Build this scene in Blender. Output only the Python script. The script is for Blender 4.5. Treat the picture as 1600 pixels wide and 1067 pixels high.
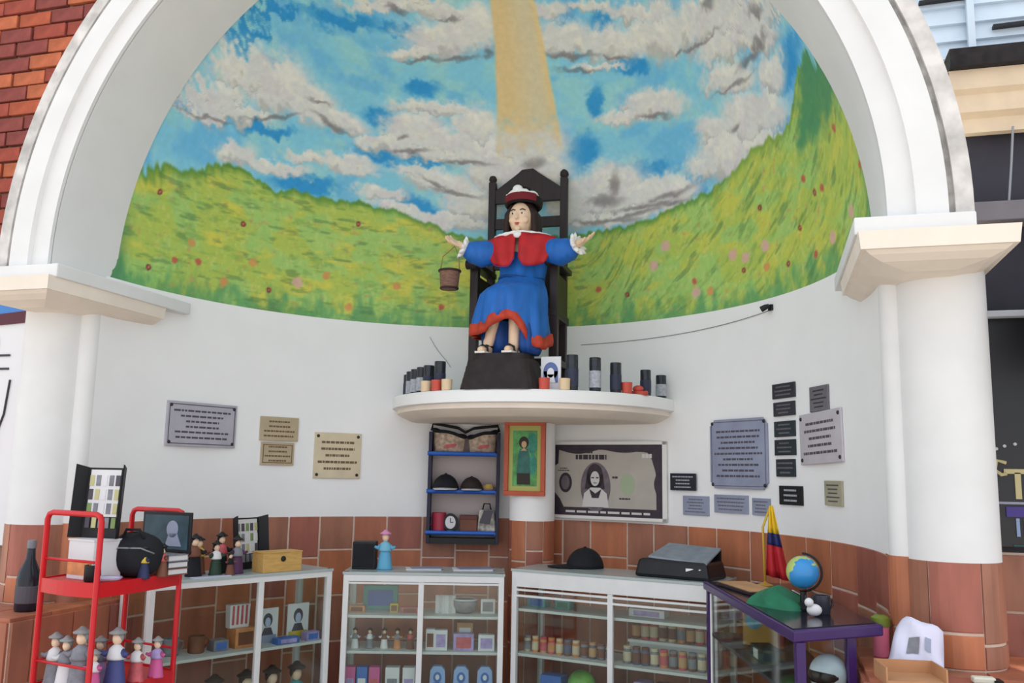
import bpy, bmesh, math, random
import numpy as np
from mathutils import Matrix, Vector

# ------------------------------------------------------------------ scene, camera, light
for o in list(bpy.data.objects):
    bpy.data.objects.remove(o)
scene = bpy.context.scene
COL = scene.collection
random.seed(7)

CAM = Vector((1.5331, -3.6481, 1.6))
YAW, PITCH, ROLL, FPX = 0.27984, 0.14840, 0.01861, 1397.8
fw = Vector((-math.sin(YAW)*math.cos(PITCH), math.cos(YAW)*math.cos(PITCH), math.sin(PITCH)))
rt = Vector((math.cos(YAW), math.sin(YAW), 0)); up = rt.cross(fw)
r2 = rt*math.cos(ROLL)+up*math.sin(ROLL); u2 = up*math.cos(ROLL)-rt*math.sin(ROLL)
cam_data = bpy.data.cameras.new('camera'); cam = bpy.data.objects.new('camera', cam_data); COL.objects.link(cam)
cam_data.sensor_width = 36; cam_data.lens = FPX/1600*36
cam_data.clip_start = .05; cam_data.clip_end = 200
M3 = Matrix((r2, u2, -fw)).transposed()
cam.matrix_world = Matrix.Translation(CAM) @ M3.to_4x4()
scene.camera = cam

world = bpy.data.worlds.new('world'); scene.world = world; world.use_nodes = True
bg = world.node_tree.nodes['Background']
bg.inputs[0].default_value = (.86, .92, 1.0, 1); bg.inputs[1].default_value = 1.0
sun_d = bpy.data.lights.new('sun', 'SUN'); sun_d.energy = 4.0; sun_d.angle = math.radians(12); sun_d.color = (1, .93, .84)
sun = bpy.data.objects.new('sun', sun_d); COL.objects.link(sun); sun.location = (2, 9, 9)
sun.rotation_euler = Vector((.25, -.62, -1)).to_track_quat('-Z', 'Y').to_euler()
vs = scene.view_settings
vs.view_transform = 'Standard'; vs.look = 'None'; vs.gamma = 1; vs.use_curve_mapping = False
vs.exposure = 0.50

# ------------------------------------------------------------------ helpers
def lin(c):
    return tuple((x/255/12.92 if x/255 <= .04045 else ((x/255+.055)/1.055)**2.4) for x in c)
MATS = {}
def mat(name, rgb, rough=.6, metal=0, noise=0.0, scale=8, spec=.4, bump=0, stretch=(1, 1, 1)):
    if name in MATS: return MATS[name]
    m = bpy.data.materials.new(name); m.use_nodes = True; nt = m.node_tree
    b = nt.nodes['Principled BSDF']; c = lin(rgb)
    b.inputs['Base Color'].default_value = (*c, 1); b.inputs['Roughness'].default_value = rough
    b.inputs['Metallic'].default_value = metal; b.inputs['Specular IOR Level'].default_value = spec
    if noise or bump:
        tc = nt.nodes.new('ShaderNodeTexCoord'); mp = nt.nodes.new('ShaderNodeMapping')
        mp.inputs['Scale'].default_value = stretch
        n = nt.nodes.new('ShaderNodeTexNoise'); n.inputs['Scale'].default_value = scale; n.inputs['Detail'].default_value = 5
        nt.links.new(tc.outputs['Object'], mp.inputs[0]); nt.links.new(mp.outputs[0], n.inputs['Vector'])
        if noise:
            r = nt.nodes.new('ShaderNodeMapRange'); r.inputs[1].default_value = .3; r.inputs[2].default_value = .7
            r.inputs[3].default_value = 1-noise; r.inputs[4].default_value = 1+noise
            mx = nt.nodes.new('ShaderNodeVectorMath'); mx.operation = 'SCALE'; mx.inputs[0].default_value = c
            nt.links.new(n.outputs['Fac'], r.inputs[0]); nt.links.new(r.outputs[0], mx.inputs['Scale'])
            nt.links.new(mx.outputs[0], b.inputs['Base Color'])
        if bump:
            bp = nt.nodes.new('ShaderNodeBump'); bp.inputs['Strength'].default_value = bump; bp.inputs['Distance'].default_value = .01
            nt.links.new(n.outputs['Fac'], bp.inputs['Height']); nt.links.new(bp.outputs[0], b.inputs['Normal'])
    MATS[name] = m
    return m
def glass_mat():
    m = bpy.data.materials.new('clear_glass'); m.use_nodes = True; nt = m.node_tree; nt.nodes.clear()
    o = nt.nodes.new('ShaderNodeOutputMaterial'); t = nt.nodes.new('ShaderNodeBsdfTransparent'); g = nt.nodes.new('ShaderNodeBsdfGlossy')
    t.inputs[0].default_value = (.93, .97, .95, 1); g.inputs['Roughness'].default_value = .04
    lw = nt.nodes.new('ShaderNodeLayerWeight'); lw.inputs[0].default_value = .5
    pw = nt.nodes.new('ShaderNodeMath'); pw.operation = 'POWER'; pw.inputs[1].default_value = 4.5; nt.links.new(lw.outputs['Facing'], pw.inputs[0])
    f = nt.nodes.new('ShaderNodeMath'); f.operation = 'MULTIPLY_ADD'; f.inputs[1].default_value = .6; f.inputs[2].default_value = .045; nt.links.new(pw.outputs[0], f.inputs[0])
    x = nt.nodes.new('ShaderNodeMixShader')
    nt.links.new(f.outputs[0], x.inputs[0]); nt.links.new(t.outputs[0], x.inputs[1]); nt.links.new(g.outputs[0], x.inputs[2])
    nt.links.new(x.outputs[0], o.inputs[0]); MATS['glass'] = m
    return m
GLASS = glass_mat()
WHITE = mat('white_plaster', (247, 246, 246), .75, noise=.02, scale=3, bump=.05)
DIMW = mat('dimmed_plaster', (228, 227, 226), .8, noise=.04, scale=4, bump=.08)  # white plaster greyed in the colour, offsetting stronger light on arch and columns
GROUT = mat('grout', (216, 192, 176), .9, noise=.08, scale=20)
TILES = [mat('tile_a', (174, 106, 80), .45, noise=.22, scale=9, stretch=(1, 1, .25)), mat('tile_b', (160, 95, 80), .45, noise=.22, scale=9, stretch=(1, 1, .25)),
         mat('tile_c', (186, 114, 80), .45, noise=.22, scale=9, stretch=(1, 1, .25)), mat('tile_d', (164, 110, 88), .45, noise=.25, scale=9, stretch=(1, 1, .25))]
DARKWOOD = mat('dark_wood', (44, 32, 34), .5, noise=.25, scale=12, stretch=(4, 4, .6))
BLACK = mat('black', (24, 24, 28), .5)
BLACKCLOTH = mat('black_cloth', (26, 27, 33), .85, noise=.25, scale=15)
OFFWHITE = mat('offwhite_metal', (232, 230, 226), .4)
RED = mat('red_enamel', (205, 26, 34), .35)
PURPLE = mat('purple_enamel', (58, 28, 92), .35)
SKIN = mat('painted_skin', (240, 205, 175), .4)

class MB:
    def __init__(s): s.v = []; s.f = []; s.mi = []; s.cur = 0
    def add(s, vs_, fs): n = len(s.v); s.v += [tuple(p) for p in vs_]; s.f += [tuple(i+n for i in f) for f in fs]; s.mi += [s.cur]*len(fs); return s
    def box(s, c, d, rz=0, rx=0, ry=0, taper=1.0):
        M = Matrix.Translation(c) @ Matrix.Rotation(rz, 4, 'Z') @ Matrix.Rotation(ry, 4, 'Y') @ Matrix.Rotation(rx, 4, 'X')
        vs_ = []
        for k in (-1, 1):
            t = 1 if k < 0 else taper
            for i, j in ((-1, -1), (1, -1), (1, 1), (-1, 1)): vs_.append(M @ Vector((i*d[0]/2*t, j*d[1]/2*t, k*d[2]/2)))
        return s.add(vs_, [(3, 2, 1, 0), (4, 5, 6, 7), (0, 1, 5, 4), (1, 2, 6, 5), (2, 3, 7, 6), (3, 0, 4, 7)])
    def prism(s, pts, z0, z1, inset=0):
        n = len(pts); cx = sum(p[0] for p in pts)/n; cy = sum(p[1] for p in pts)/n
        top = [(cx+(p[0]-cx)*(1-inset), cy+(p[1]-cy)*(1-inset), z1) for p in pts]
        return s.add([(p[0], p[1], z0) for p in pts]+top, [tuple(range(n-1, -1, -1)), tuple(range(n, 2*n))]+[(i, (i+1) % n, n+(i+1) % n, n+i) for i in range(n)])
    def plate(s, pts, y0, y1):                      # outline in x-z, thickness in y (front is y0 < y1)
        n = len(pts)
        return s.add([(p[0], y0, p[1]) for p in pts]+[(p[0], y1, p[1]) for p in pts], [tuple(range(n)), tuple(range(2*n-1, n-1, -1))]+[(i, n+i, n+(i+1) % n, (i+1) % n) for i in range(n)])
    def disc(s, cx, cz, rx, rz, y0, y1, n=24, a0=0, a1=2*math.pi):
        return s.plate([(cx+rx*math.cos(a0+(a1-a0)*i/n), cz+rz*math.sin(a0+(a1-a0)*i/n)) for i in range(n)], y0, y1)
    def rect(s, x0, z0, x1, z1, y0, y1): return s.plate([(x0, z0), (x1, z0), (x1, z1), (x0, z1)], y0, y1)
    def tube(s, pts, r, n=8, closed=False):
        pts = [Vector(p) for p in pts]; m = len(pts); rs = r if isinstance(r, (list, tuple)) else [r]*m
        vs_ = []; pv = None
        for i, p in enumerate(pts):
            if closed: d = pts[(i+1) % m]-pts[i-1]
            else: d = pts[min(i+1, m-1)]-pts[max(i-1, 0)]
            d = d.normalized()
            if pv is None: pv = d.orthogonal().normalized()
            pv = (pv-d*pv.dot(d)).normalized(); q = d.cross(pv)
            for k in range(n):
                a = 2*math.pi*k/n; vs_.append(p+(pv*math.cos(a)+q*math.sin(a))*rs[i])
        fs = []
        for i in range(m if closed else m-1):
            j = (i+1) % m
            for k in range(n): fs.append((i*n+k, i*n+(k+1) % n, j*n+(k+1) % n, j*n+k))
        if not closed: fs += [tuple(range(n-1, -1, -1)), tuple(range((m-1)*n, m*n))]
        return s.add(vs_, fs)
    def lathe(s, prof, c=(0, 0, 0), n=20, sx=1, sy=1, caps=True):
        vs_ = []
        for r, z in prof:
            for k in range(n):
                a = 2*math.pi*k/n; vs_.append((c[0]+r*sx*math.cos(a), c[1]+r*sy*math.sin(a), c[2]+z))
        fs = [(i*n+k, i*n+(k+1) % n, (i+1)*n+(k+1) % n, (i+1)*n+k) for i in range(len(prof)-1) for k in range(n)]
        if caps: fs += [tuple(range(n-1, -1, -1)), tuple(range((len(prof)-1)*n, len(prof)*n))]
        return s.add(vs_, fs)
    def ball(s, c, r, n=16, m=10, z0=-1.0, z1=1.0):
        rx, ry, rz = (r, r, r) if not isinstance(r, (tuple, list)) else r
        vs_ = []; a0 = math.asin(z0); a1 = math.asin(z1)
        for i in range(m+1):
            e = a0+(a1-a0)*i/m
            for k in range(n):
                a = 2*math.pi*k/n; vs_.append((c[0]+rx*max(math.cos(e), 1e-3)*math.cos(a), c[1]+ry*max(math.cos(e), 1e-3)*math.sin(a), c[2]+rz*math.sin(e)))
        fs = [(i*n+k, i*n+(k+1) % n, (i+1)*n+(k+1) % n, (i+1)*n+k) for i in range(m) for k in range(n)]
        return s.add(vs_, fs+[tuple(range(n-1, -1, -1)), tuple(range(m*n, (m+1)*n))])
    def grid(s, rows, close=False):
        m = len(rows); n = len(rows[0]); vs_ = [p for r in rows for p in r]
        fs = [(i*n+k, i*n+(k+1) % n, (i+1)*n+(k+1) % n, (i+1)*n+k) for i in range(m-1) for k in range(n if close else n-1)]
        return s.add(vs_, fs)
    def text_bars(s, w, h, rows, y0, y1, seed=0, fill=.45, cx=0, cz=0):     # rows of small word marks
        rd = random.Random(seed); rh = h/rows
        for r in range(rows):
            L = w*rd.uniform(.55, 1.0); x = cx-L/2; z = cz+h/2-(r+.5)*rh
            while x < cx+L/2-.004:
                ww = min(rd.uniform(.012, .045)*max(w/.4, .5), cx+L/2-x); s.rect(x, z-rh*fill/2, x+ww, z+rh*fill/2, y0, y1); x += ww+.007*max(w/.4, .5)
        return s
    def build(s, name, m, parent=None, smooth=False, world=False, bevel=0, label=None, mats=None):
        me = bpy.data.meshes.new(name); me.from_pydata(s.v, [], s.f); me.update()
        for mm in (mats or [m]): me.materials.append(mm)
        if mats: me.polygons.foreach_set('material_index', s.mi)
        if smooth: me.polygons.foreach_set('use_smooth', [True]*len(me.polygons))
        if smooth == 'auto' : me.set_sharp_from_angle(angle=math.radians(35))
        o = bpy.data.objects.new(name, me); COL.objects.link(o)
        if parent:
            o.parent = parent
            if world: o.matrix_parent_inverse = (Matrix.Translation(parent.location) @ parent.rotation_euler.to_matrix().to_4x4()).inverted()
        if bevel:
            b = o.modifiers.new('bevel', 'BEVEL'); b.width = bevel; b.segments = 2; b.limit_method = 'ANGLE'
        if label: o['label'] = label
        return o
def thing(name, label, cat, loc=(0, 0, 0), rz=0, group=None, kind=None):
    o = bpy.data.objects.new(name, None); COL.objects.link(o); o.location = loc; o.rotation_euler = (0, 0, rz); o.empty_display_size = .05
    return tag(o, label, cat, group, kind)
def tag(o, label, cat=None, group=None, kind=None):
    o['label'] = label
    if cat: o['category'] = cat
    if group: o['group'] = group
    if kind: o['kind'] = kind
    return o
def dup(root, loc, rz, label=None, group=None, scale=None):
    r = root.copy(); COL.objects.link(r); r.location = loc; r.rotation_euler = (0, 0, rz)
    if scale: r.scale = (scale,)*3
    if label: r['label'] = label
    if group: r['group'] = group
    for ch in list(root.children):
        c = ch.copy(); COL.objects.link(c); c.parent = r
        for g in list(ch.children):
            d = g.copy(); COL.objects.link(d); d.parent = c
    return r

# ------------------------------------------------------------------ the niche
AX, AY, CY = 2.0, 2.128, 0.411          # plan of the apse: half ellipse
ZS = 2.66; ZT = 1.309                    # springing of the half dome, top of the tile dado
def ell(deg, off=0.0):
    a = math.radians(deg); return ((AX-off)*math.sin(a), CY+(AY-off)*math.cos(a))
def wall_frame(deg, z, off=0.0):
    x, y = ell(deg); a = math.radians(deg); n = Vector((-math.sin(a)/AX, -math.cos(a)/AY)).normalized()
    return (x+n.x*off, y+n.y*off, z), math.atan2(n.x, -n.y)

# floor
b = MB(); b.box((0, -8, -.05), (40, 40, .1))
tag(b.build('floor', mat('pale_concrete', (196, 188, 176), .9, noise=.12, scale=2)), 'pale concrete floor of the plaza and niche', kind='structure')

# curved white wall under the mural
b = MB(); rows = []
for off in (0, -.16):
    for z in ((ZT-.02, ZS) if off == 0 else (ZS, ZT-.02)):
        rows.append([(*ell(-90+180*i/72, off), z) for i in range(73)])
rows.append(rows[0]); b.grid(rows)
tag(b.build('wall_back', WHITE, smooth='auto'), 'curved white plaster wall of the niche below the mural', kind='structure')
# rounded returns closing the wall ends against the columns
for sg_, nm_ in ((-1, 'trim_2'), (1, 'trim_3')):
    def jpoly(o): return [(sg_*(2.07-(.07+o)*math.cos(a)), .411-(.07+o)*math.sin(a)) for a in [math.pi/2*k/6 for k in range(7)]]+[(sg_*2.15, .34), (sg_*2.15, .56), (sg_*(2.0-o), .56), (sg_*(2.0-o), .45)]
    jt = thing(nm_, 'rounded white plaster return closing the niche wall at the column '+('near the red rack' if sg_ < 0 else 'near the shop panel'), None, (sg_*2.08, .45, 0), kind='structure')
    b = MB(); b.prism(jpoly(0)[::sg_], ZT-.01, ZS-.1); b.build('plaster', DIMW, jt, smooth='auto', world=True)
    b = MB(); b.prism(jpoly(-.004)[::sg_], 0, ZT-.01); b.build('mortar_bed', GROUT, jt, world=True)
    for z0, z1 in ((1.03, ZT-.004), (.74, 1.02), (.44, .73), (.14, .43), (0, .13)):
        b = MB(); b.prism(jpoly(.002)[::sg_], z0, z1); b.build('tile', TILES[int(z0*10) % 4], jt, world=True)
# curved dado wall with separate tiles
wd = thing('wall_dado', 'curved wall base of the niche clad in terracotta tiles', None, (0, 2.4, 0), kind='structure')
b = MB(); rows = []
for off, z in ((0, 0), (0, ZT-.012), (-.16, ZT-.012), (-.16, 0)):
    rows.append([(*ell(-90+180*i/72, off), z) for i in range(73)])
rows.append(rows[0]); b.grid(rows)
b.build('mortar_bed', GROUT, wd, world=True)
joints = [-90, -83.4, -76.8, -70, -63.4, -57, -50.4, -44.4, -37.8, -31.3, -24.3, -17.6, -10.8, -3.5, 4.3, 10.05, 17.8, 23.5, 31, 37.4, 45.1, 52.2, 59.1, 66, 74.2, 81.6, 90]
rd = random.Random(3)
for i in range(len(joints)-1):
    a0, a1 = joints[i]+.2, joints[i+1]-.2
    z1 = ZT-.004; h = (.285, .225)[i % 2]+rd.uniform(-.012, .012)
    while z1 > .02:
        z0 = max(z1-h, .0)
        t = MB(); rws = []
        for off, z in ((.003, z0+.006), (.0055, z0+.009), (.0055, z1-.009), (.003, z1-.006), (-.004, z1-.006), (-.004, z0+.006), (.003, z0+.006)):
            rws.append([(*ell(a0+(a1-a0)*k/3, off), z) for k in range(4)])
        t.grid(rws)
        n = 4
        t.f += [tuple(r*n for r in range(5, -1, -1)), tuple(r*n+3 for r in range(6))]; t.mi += [0, 0]
        t.build('tile', TILES[rd.randrange(4)], wd, world=True)
        z1 = z0; h = .30

# mural on the half dome, painted per vertex in the dome's own coordinates
CLOUDS= [(-0.7986,0.5754,0.0433,0.0341,-0.018,-0.0339),(-0.7199,0.6604,0.0491,0.0299,-0.0274,-0.0448),(-0.6838,0.6584,0.0561,0.0164,-0.0401,-0.063),(-0.6404,0.6459,0.0507,-0.0023,-0.0317,-0.045),(-0.5844,0.6279,0.0611,-0.0109,-0.0164,-0.0234),(-0.7927,0.556,0.0587,0.0325,-0.0116,-0.0234),(-0.8272,0.5557,0.0279,0.0356,-0.0069,-0.0139),(-0.8333,0.5212,0.0285,0.0174,-0.0082,-0.0159),(-0.1972,0.8544,0.1205,0.0059,-0.0184,-0.0326),(-0.1036,0.8753,0.0637,-0.0002,-0.0226,-0.0389),(-0.2967,0.8236,0.0925,0.0147,-0.0057,-0.0135),(-0.3419,0.8869,0.0922,0.0174,-0.0074,-0.0086),(-0.1876,0.8985,0.1207,-0.0043,-0.0134,-0.0128),(-0.2674,0.9043,0.1057,0.0135,-0.0079,-0.0092),(-0.3803,0.6394,0.0885,0.0091,-0.0144,-0.048),(-0.2883,0.6122,0.1229,-0.0126,-0.0193,-0.0426),(-0.4768,0.5936,0.0893,0.0134,-0.0071,-0.0248),(-0.2041,0.5916,0.0854,-0.0052,-0.013,-0.04),(-0.2829,0.7007,0.14,0.003,-0.0064,-0.016),(-0.1815,0.6585,0.0753,0.0006,-0.0144,-0.0542),(-0.3571,0.581,0.1368,-0.0066,-0.0073,-0.0184),(-0.3337,0.4983,0.1165,-0.0234,-0.0161,-0.0348),(-0.2371,0.4275,0.0963,-0.0144,-0.0184,-0.0573),(-0.4095,0.5249,0.0666,-0.005,-0.009,-0.023),(-0.5999,0.5143,0.076,0.0018,-0.0099,-0.0245),(-0.5205,0.4449,0.0725,-0.0007,-0.0063,-0.0202),(-0.6975,0.5055,0.0493,0.0107,-0.0058,-0.0164),(-0.8293,0.4579,0.0289,0.017,-0.0111,-0.0338),(-0.3309,0.3764,0.1486,-0.0058,-0.0053,-0.0255),(-0.773,0.4557,0.0699,0.0121,-0.0057,-0.0148),(-0.4517,0.399,0.1114,-0.0209,-0.0065,-0.0165),(-0.0154,0.6051,0.1404,-0.0085,-0.0126,-0.0637),(-0.1625,0.5471,0.0847,-0.0004,-0.0169,-0.091),(-0.0176,0.5272,0.138,-0.0079,-0.0134,-0.0856),(0.1217,0.4174,0.08,-0.0077,-0.008,-0.0805),(0.1722,0.833,0.1011,-0.0163,-0.0105,-0.0264),(0.3373,0.7892,0.1292,-0.0333,-0.0086,-0.0281),(0.5034,0.7495,0.1387,-0.0438,0.0016,-0.0355),(0.6308,0.7121,0.1105,-0.0481,0.0129,-0.0391),(0.4338,0.8105,0.1147,-0.04,-0.0048,-0.0132),(0.7348,0.6492,0.0743,-0.0482,0.0128,-0.0252),(0.2765,0.8655,0.0772,-0.0181,-0.0033,-0.0068),(0.6799,0.6516,0.0794,-0.0276,0.0171,-0.032),(0.7653,0.6035,0.0421,-0.0228,0.0199,-0.0323),(0.1502,0.882,0.0615,-0.0094,-0.0079,-0.0148),(0.7598,0.6398,0.0919,-0.0872,-0.0007,-0.0058),(0.2787,0.7582,0.0816,-0.0173,-0.002,-0.0075),(0.4432,0.6375,0.1019,-0.0291,-0.0046,-0.0309),(0.337,0.6353,0.0975,-0.0153,-0.0006,-0.0156),(0.6837,0.594,0.0725,-0.0303,0.0054,-0.0301),(0.7151,0.4959,0.0609,-0.0384,-0.0162,-0.0483),(0.6542,0.4489,0.0746,-0.0289,-0.0035,-0.0619),(0.7724,0.4802,0.0616,-0.0372,-0.0013,-0.0417),(0.6221,0.5153,0.0515,-0.02,-0.0026,-0.0349),(0.7492,0.4253,0.0735,-0.0212,0.0075,-0.0291),(0.5917,0.435,0.0617,-0.02,-0.0021,-0.0332),(0.2789,0.4531,0.1204,-0.0102,0.0005,-0.069),(0.3961,0.4131,0.1531,-0.0126,0.0044,-0.0499),(0.227,0.4015,0.117,-0.0152,-0.0038,-0.0438),(0.4853,0.3973,0.0901,-0.0015,0.0089,-0.038),(0.3297,0.3604,0.179,-0.0016,0.0032,-0.0242),(0.1997,0.3578,0.1417,-0.0075,0.0001,-0.0207),(0.7957,0.5291,0.032,-0.0242,-0.0006,-0.0285)]
DARKS= [(-0.2953,0.8093,0.0776,0.0111,-0.0021,-0.0051),(-0.1866,0.8188,0.0914,0.006,-0.002,-0.0051),(-0.079,0.8318,0.0206,-0.0005,-0.0051,-0.0111),(-0.3102,0.8899,0.0322,0.0003,-0.0061,-0.005),(-0.1777,0.8863,0.0477,0.0056,-0.0017,-0.0041),(-0.8347,0.5182,0.0294,0.0144,-0.0035,-0.0065),(-0.7275,0.5869,0.0647,0.0341,-0.0023,-0.0061),(-0.6073,0.613,0.0408,-0.0203,-0.0068,-0.0081),(-0.6149,0.6609,0.0279,0.0015,-0.0031,-0.0048),(-0.4152,0.5826,0.0785,0.0087,-0.0019,-0.0073),(-0.4244,0.6177,0.0198,0.0082,0.0007,-0.0062),(-0.2369,0.5596,0.1063,-0.0056,-0.0023,-0.0075),(-0.3558,0.491,0.0488,-0.026,-0.0054,-0.0071),(-0.2861,0.4669,0.1039,-0.0135,-0.0028,-0.008),(0.1828,0.8008,0.1167,-0.0215,-0.0024,-0.0059),(0.3308,0.7668,0.0633,-0.0156,-0.0013,-0.0047),(0.2061,0.7667,0.0814,-0.0167,-0.0019,-0.0051),(0.4393,0.6101,0.0686,-0.0188,-0.001,-0.0074),(0.5976,0.6968,0.0759,-0.0118,0.0035,-0.0051),(0.537,0.7071,0.017,0.0035,0.0041,-0.0038),(0.7389,0.5932,0.0386,-0.0008,0.0088,-0.0101),(0.7652,0.6,0.0226,-0.0091,0.01,-0.0137),(0.6919,0.578,0.0648,-0.0106,0.0033,-0.0059),(0.6958,0.4913,0.012,0.0091,0.0063,-0.0058),(0.6349,0.7302,0.0193,-0.0143,-0.0105,-0.0029),(0.7592,0.6345,0.0203,-0.0204,-0.0092,0.0008),(0.2399,0.4138,0.0747,-0.0102,-0.0018,-0.0197),(0.4692,0.3899,0.1014,0.0075,0.0038,-0.0115),(0.2793,0.4568,0.0224,-0.0069,-0.0152,-0.0467),(0.3294,0.3565,0.1591,0.0086,0.0017,-0.0081),(0.3655,0.3743,0.1141,-0.0066,0.0009,-0.0099),(0.4566,0.3699,0.0878,-0.0032,0.0014,-0.0078),(0.235,0.3536,0.1411,-0.0112,-0.0001,-0.0103),(-0.0015,0.5547,0.0509,0.0039,0.0009,-0.0185)]
BLUES= [(-0.67,0.7308,0.0524,0.0413,-0.0089,-0.0144),(-0.4577,0.841,0.0842,0.0174,-0.0148,-0.0154),(-0.3248,0.8602,0.0708,0.0105,-0.0076,-0.011),(-0.5934,0.7958,0.07,0.0392,-0.0153,-0.0154),(-0.3244,0.7453,0.0582,0.0056,-0.0084,-0.0207),(-0.6826,0.6968,0.029,0.0161,-0.0067,-0.0101),(-0.4642,0.6604,0.0593,0.0003,-0.0124,-0.0233),(-0.7534,0.5477,0.056,0.0171,-0.0079,-0.0169),(-0.7173,0.4279,0.0856,0.0162,-0.0088,-0.0309),(-0.512,0.5623,0.0619,-0.0135,-0.0152,-0.0253),(-0.3818,0.5608,0.0754,-0.0085,-0.0068,-0.0149),(-0.4278,0.4257,0.0681,-0.028,-0.0138,-0.0232),(-0.8001,0.5852,0.0117,0.0104,-0.0063,-0.0108),(-0.8456,0.5276,0.0152,0.0133,-0.0126,-0.0215),(0.1912,0.8752,0.041,-0.0073,-0.0075,-0.0146),(0.3064,0.8303,0.0371,-0.0092,-0.0127,-0.0327),(0.5862,0.7414,0.0397,-0.0135,0.0028,-0.0061),(0.477,0.8069,0.0734,-0.0291,-0.0014,-0.0037),(0.3791,0.7353,0.0737,-0.02,-0.0039,-0.0169),(0.2438,0.688,0.0298,-0.0091,-0.0179,-0.0359),(0.8448,0.535,0.0253,-0.0408,0.0016,-0.0018),(0.8343,0.5058,0.0263,-0.027,-0.0097,-0.0229),(0.8106,0.4411,0.0401,-0.0157,0.0076,-0.0213),(0.5569,0.3878,0.0405,0.001,0.0075,-0.0224),(0.5914,0.43,0.0592,0.0203,0.0274,-0.0375),(0.1767,0.5739,0.0688,-0.0092,-0.0081,-0.0526),(0.375,0.4862,0.1347,-0.0278,-0.0025,-0.0249),(-0.2431,0.3793,0.0896,0.0164,0.0012,-0.0167)]
HILL= [(-0.9487,0.3148),(-0.9433,0.3317),(-0.9401,0.3358),(-0.9272,0.3588),(-0.9176,0.3616),(-0.8957,0.385),(-0.8764,0.408),(-0.8517,0.4305),(-0.8368,0.4253),(-0.8231,0.4251),(-0.818,0.4073),(-0.8057,0.4064),(-0.7894,0.3895),(-0.7542,0.4109),(-0.7288,0.4066),(-0.6642,0.4014),(-0.5973,0.4112),(-0.5468,0.3977),(-0.49,0.4031),(-0.4546,0.3781),(-0.3753,0.3591),(-0.3349,0.3399),(-0.2489,0.3211),(-0.0653,0.3153),(0.1254,0.3211),(0.1974,0.3268),(0.2686,0.3265),(0.3277,0.3304),(0.3858,0.3309),(0.4779,0.3518),(0.5661,0.3616),(0.6299,0.3744),(0.6913,0.399),(0.7306,0.4225),(0.7848,0.4204),(0.8218,0.411),(0.8425,0.4244),(0.8497,0.4559),(0.857,0.4903),(0.8758,0.4812),(0.8955,0.4424)]
FLOWERS= [(-0.9867,0.0600,0.0039,'d'),(-0.9665,0.1001,0.0047,'r'),(-0.9423,0.1147,0.0063,'r'),(-0.8626,0.1512,0.0073,'o'),(-0.7765,0.1119,0.0117,'p'),(-0.8364,0.0706,0.0051,'d'),(-0.6518,0.0476,0.0104,'o'),(-0.5130,0.1385,0.0179,'o'),(-0.3698,0.0717,0.0108,'r'),(-0.8665,0.2649,0.0047,'d'),(-0.9451,0.1658,0.0036,'o'),(0.3065,0.0980,0.0118,'d'),(0.2004,0.1258,0.0119,'r'),(0.5513,0.0704,0.0218,'p'),(0.4065,0.1829,0.0208,'p'),(0.6729,0.1619,0.0165,'p'),(0.7121,0.1429,0.0181,'p'),(0.7053,0.1064,0.0121,'d'),(0.8644,0.1644,0.0090,'d'),(0.8331,0.0819,0.0090,'d'),(0.9014,0.0749,0.0101,'r'),(0.9381,0.0929,0.0132,'p'),(0.7711,0.1569,0.0135,'p'),(0.7734,0.0950,0.0115,'o'),(0.9362,0.3152,0.0101,'r'),(0.9808,0.1843,0.0142,'r'),(0.9000,0.2283,0.0072,'d'),(0.9155,0.2277,0.0071,'r'),(0.7573,0.2670,0.0079,'d'),(0.5456,0.1068,0.0110,'r'),(0.8733,0.2778,0.0092,'r'),(0.4497,0.2383,0.0137,'p'),(0.9725,0.1189,0.0105,'p'),(0.5983,0.0657,0.0107,'o'),(-0.6088,0.3373,0.0072,'d'),(-0.9507,0.2807,0.0033,'d'),(-0.9113,0.0707,0.0051,'o'),(-0.7080,0.1502,0.0081,'o')]
def vnoise(x, y, seed):
    xi = np.floor(x).astype(np.int64); yi = np.floor(y).astype(np.int64); xf = x-xi; yf = y-yi
    u = xf*xf*(3-2*xf); v = yf*yf*(3-2*yf)
    def h(a, b_):
        n = (a*374761393+b_*668265263+seed*982451653) & 0x7fffffff
        n = ((n ^ (n >> 13))*1274126177) & 0x7fffffff
        return ((n ^ (n >> 16)) & 0xffff)/65535.
    return (h(xi, yi)*(1-u)+h(xi+1, yi)*u)*(1-v)+(h(xi, yi+1)*(1-u)+h(xi+1, yi+1)*u)*v
def fbm(x, y, seed, oct=4):
    s = 0; a = .5; t = 0
    for k in range(oct): s = s+a*vnoise(x*2**k, y*2**k, seed+k); t += a; a *= .5
    return s/t
def sm(x, a, b_): t = np.clip((x-a)/(b_-a), 0, 1); return t*t*(3-2*t)
def srgb2lin(c): return np.where(c <= .04045, c/12.92, ((c+.055)/1.055)**2.4)
NA, NE = 760, 380
A, E = np.meshgrid(np.linspace(-math.pi/2, math.pi/2, NA), np.linspace(0, math.pi/2, NE)**1.0, indexing='xy')
U = np.sin(A)*np.cos(E); V = np.sin(E)
px = A*np.cos(E)*2.2; py = E*2.2           # paint-space length along the surface
def C(*c): return np.array(c, float)/255
def mixc(base, col, w): return base*(1-w[..., None])+col*w[..., None]
w1 = fbm(px*5, py*6, 11); w2 = fbm(px*14, py*16, 12); w3 = fbm(px*40, py*46, 13, 3)
QY = np.sqrt(np.maximum(1-U*U-V*V, .006))
Uw = U+((w2-.5)*.05+(w3-.5)*.02)*QY; Vw = V+((fbm(px*13+7, py*15+3, 14)-.5)*.05+(fbm(px*38, py*40, 15, 3)-.5)*.018)*np.maximum(np.cos(E), .3)
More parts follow.
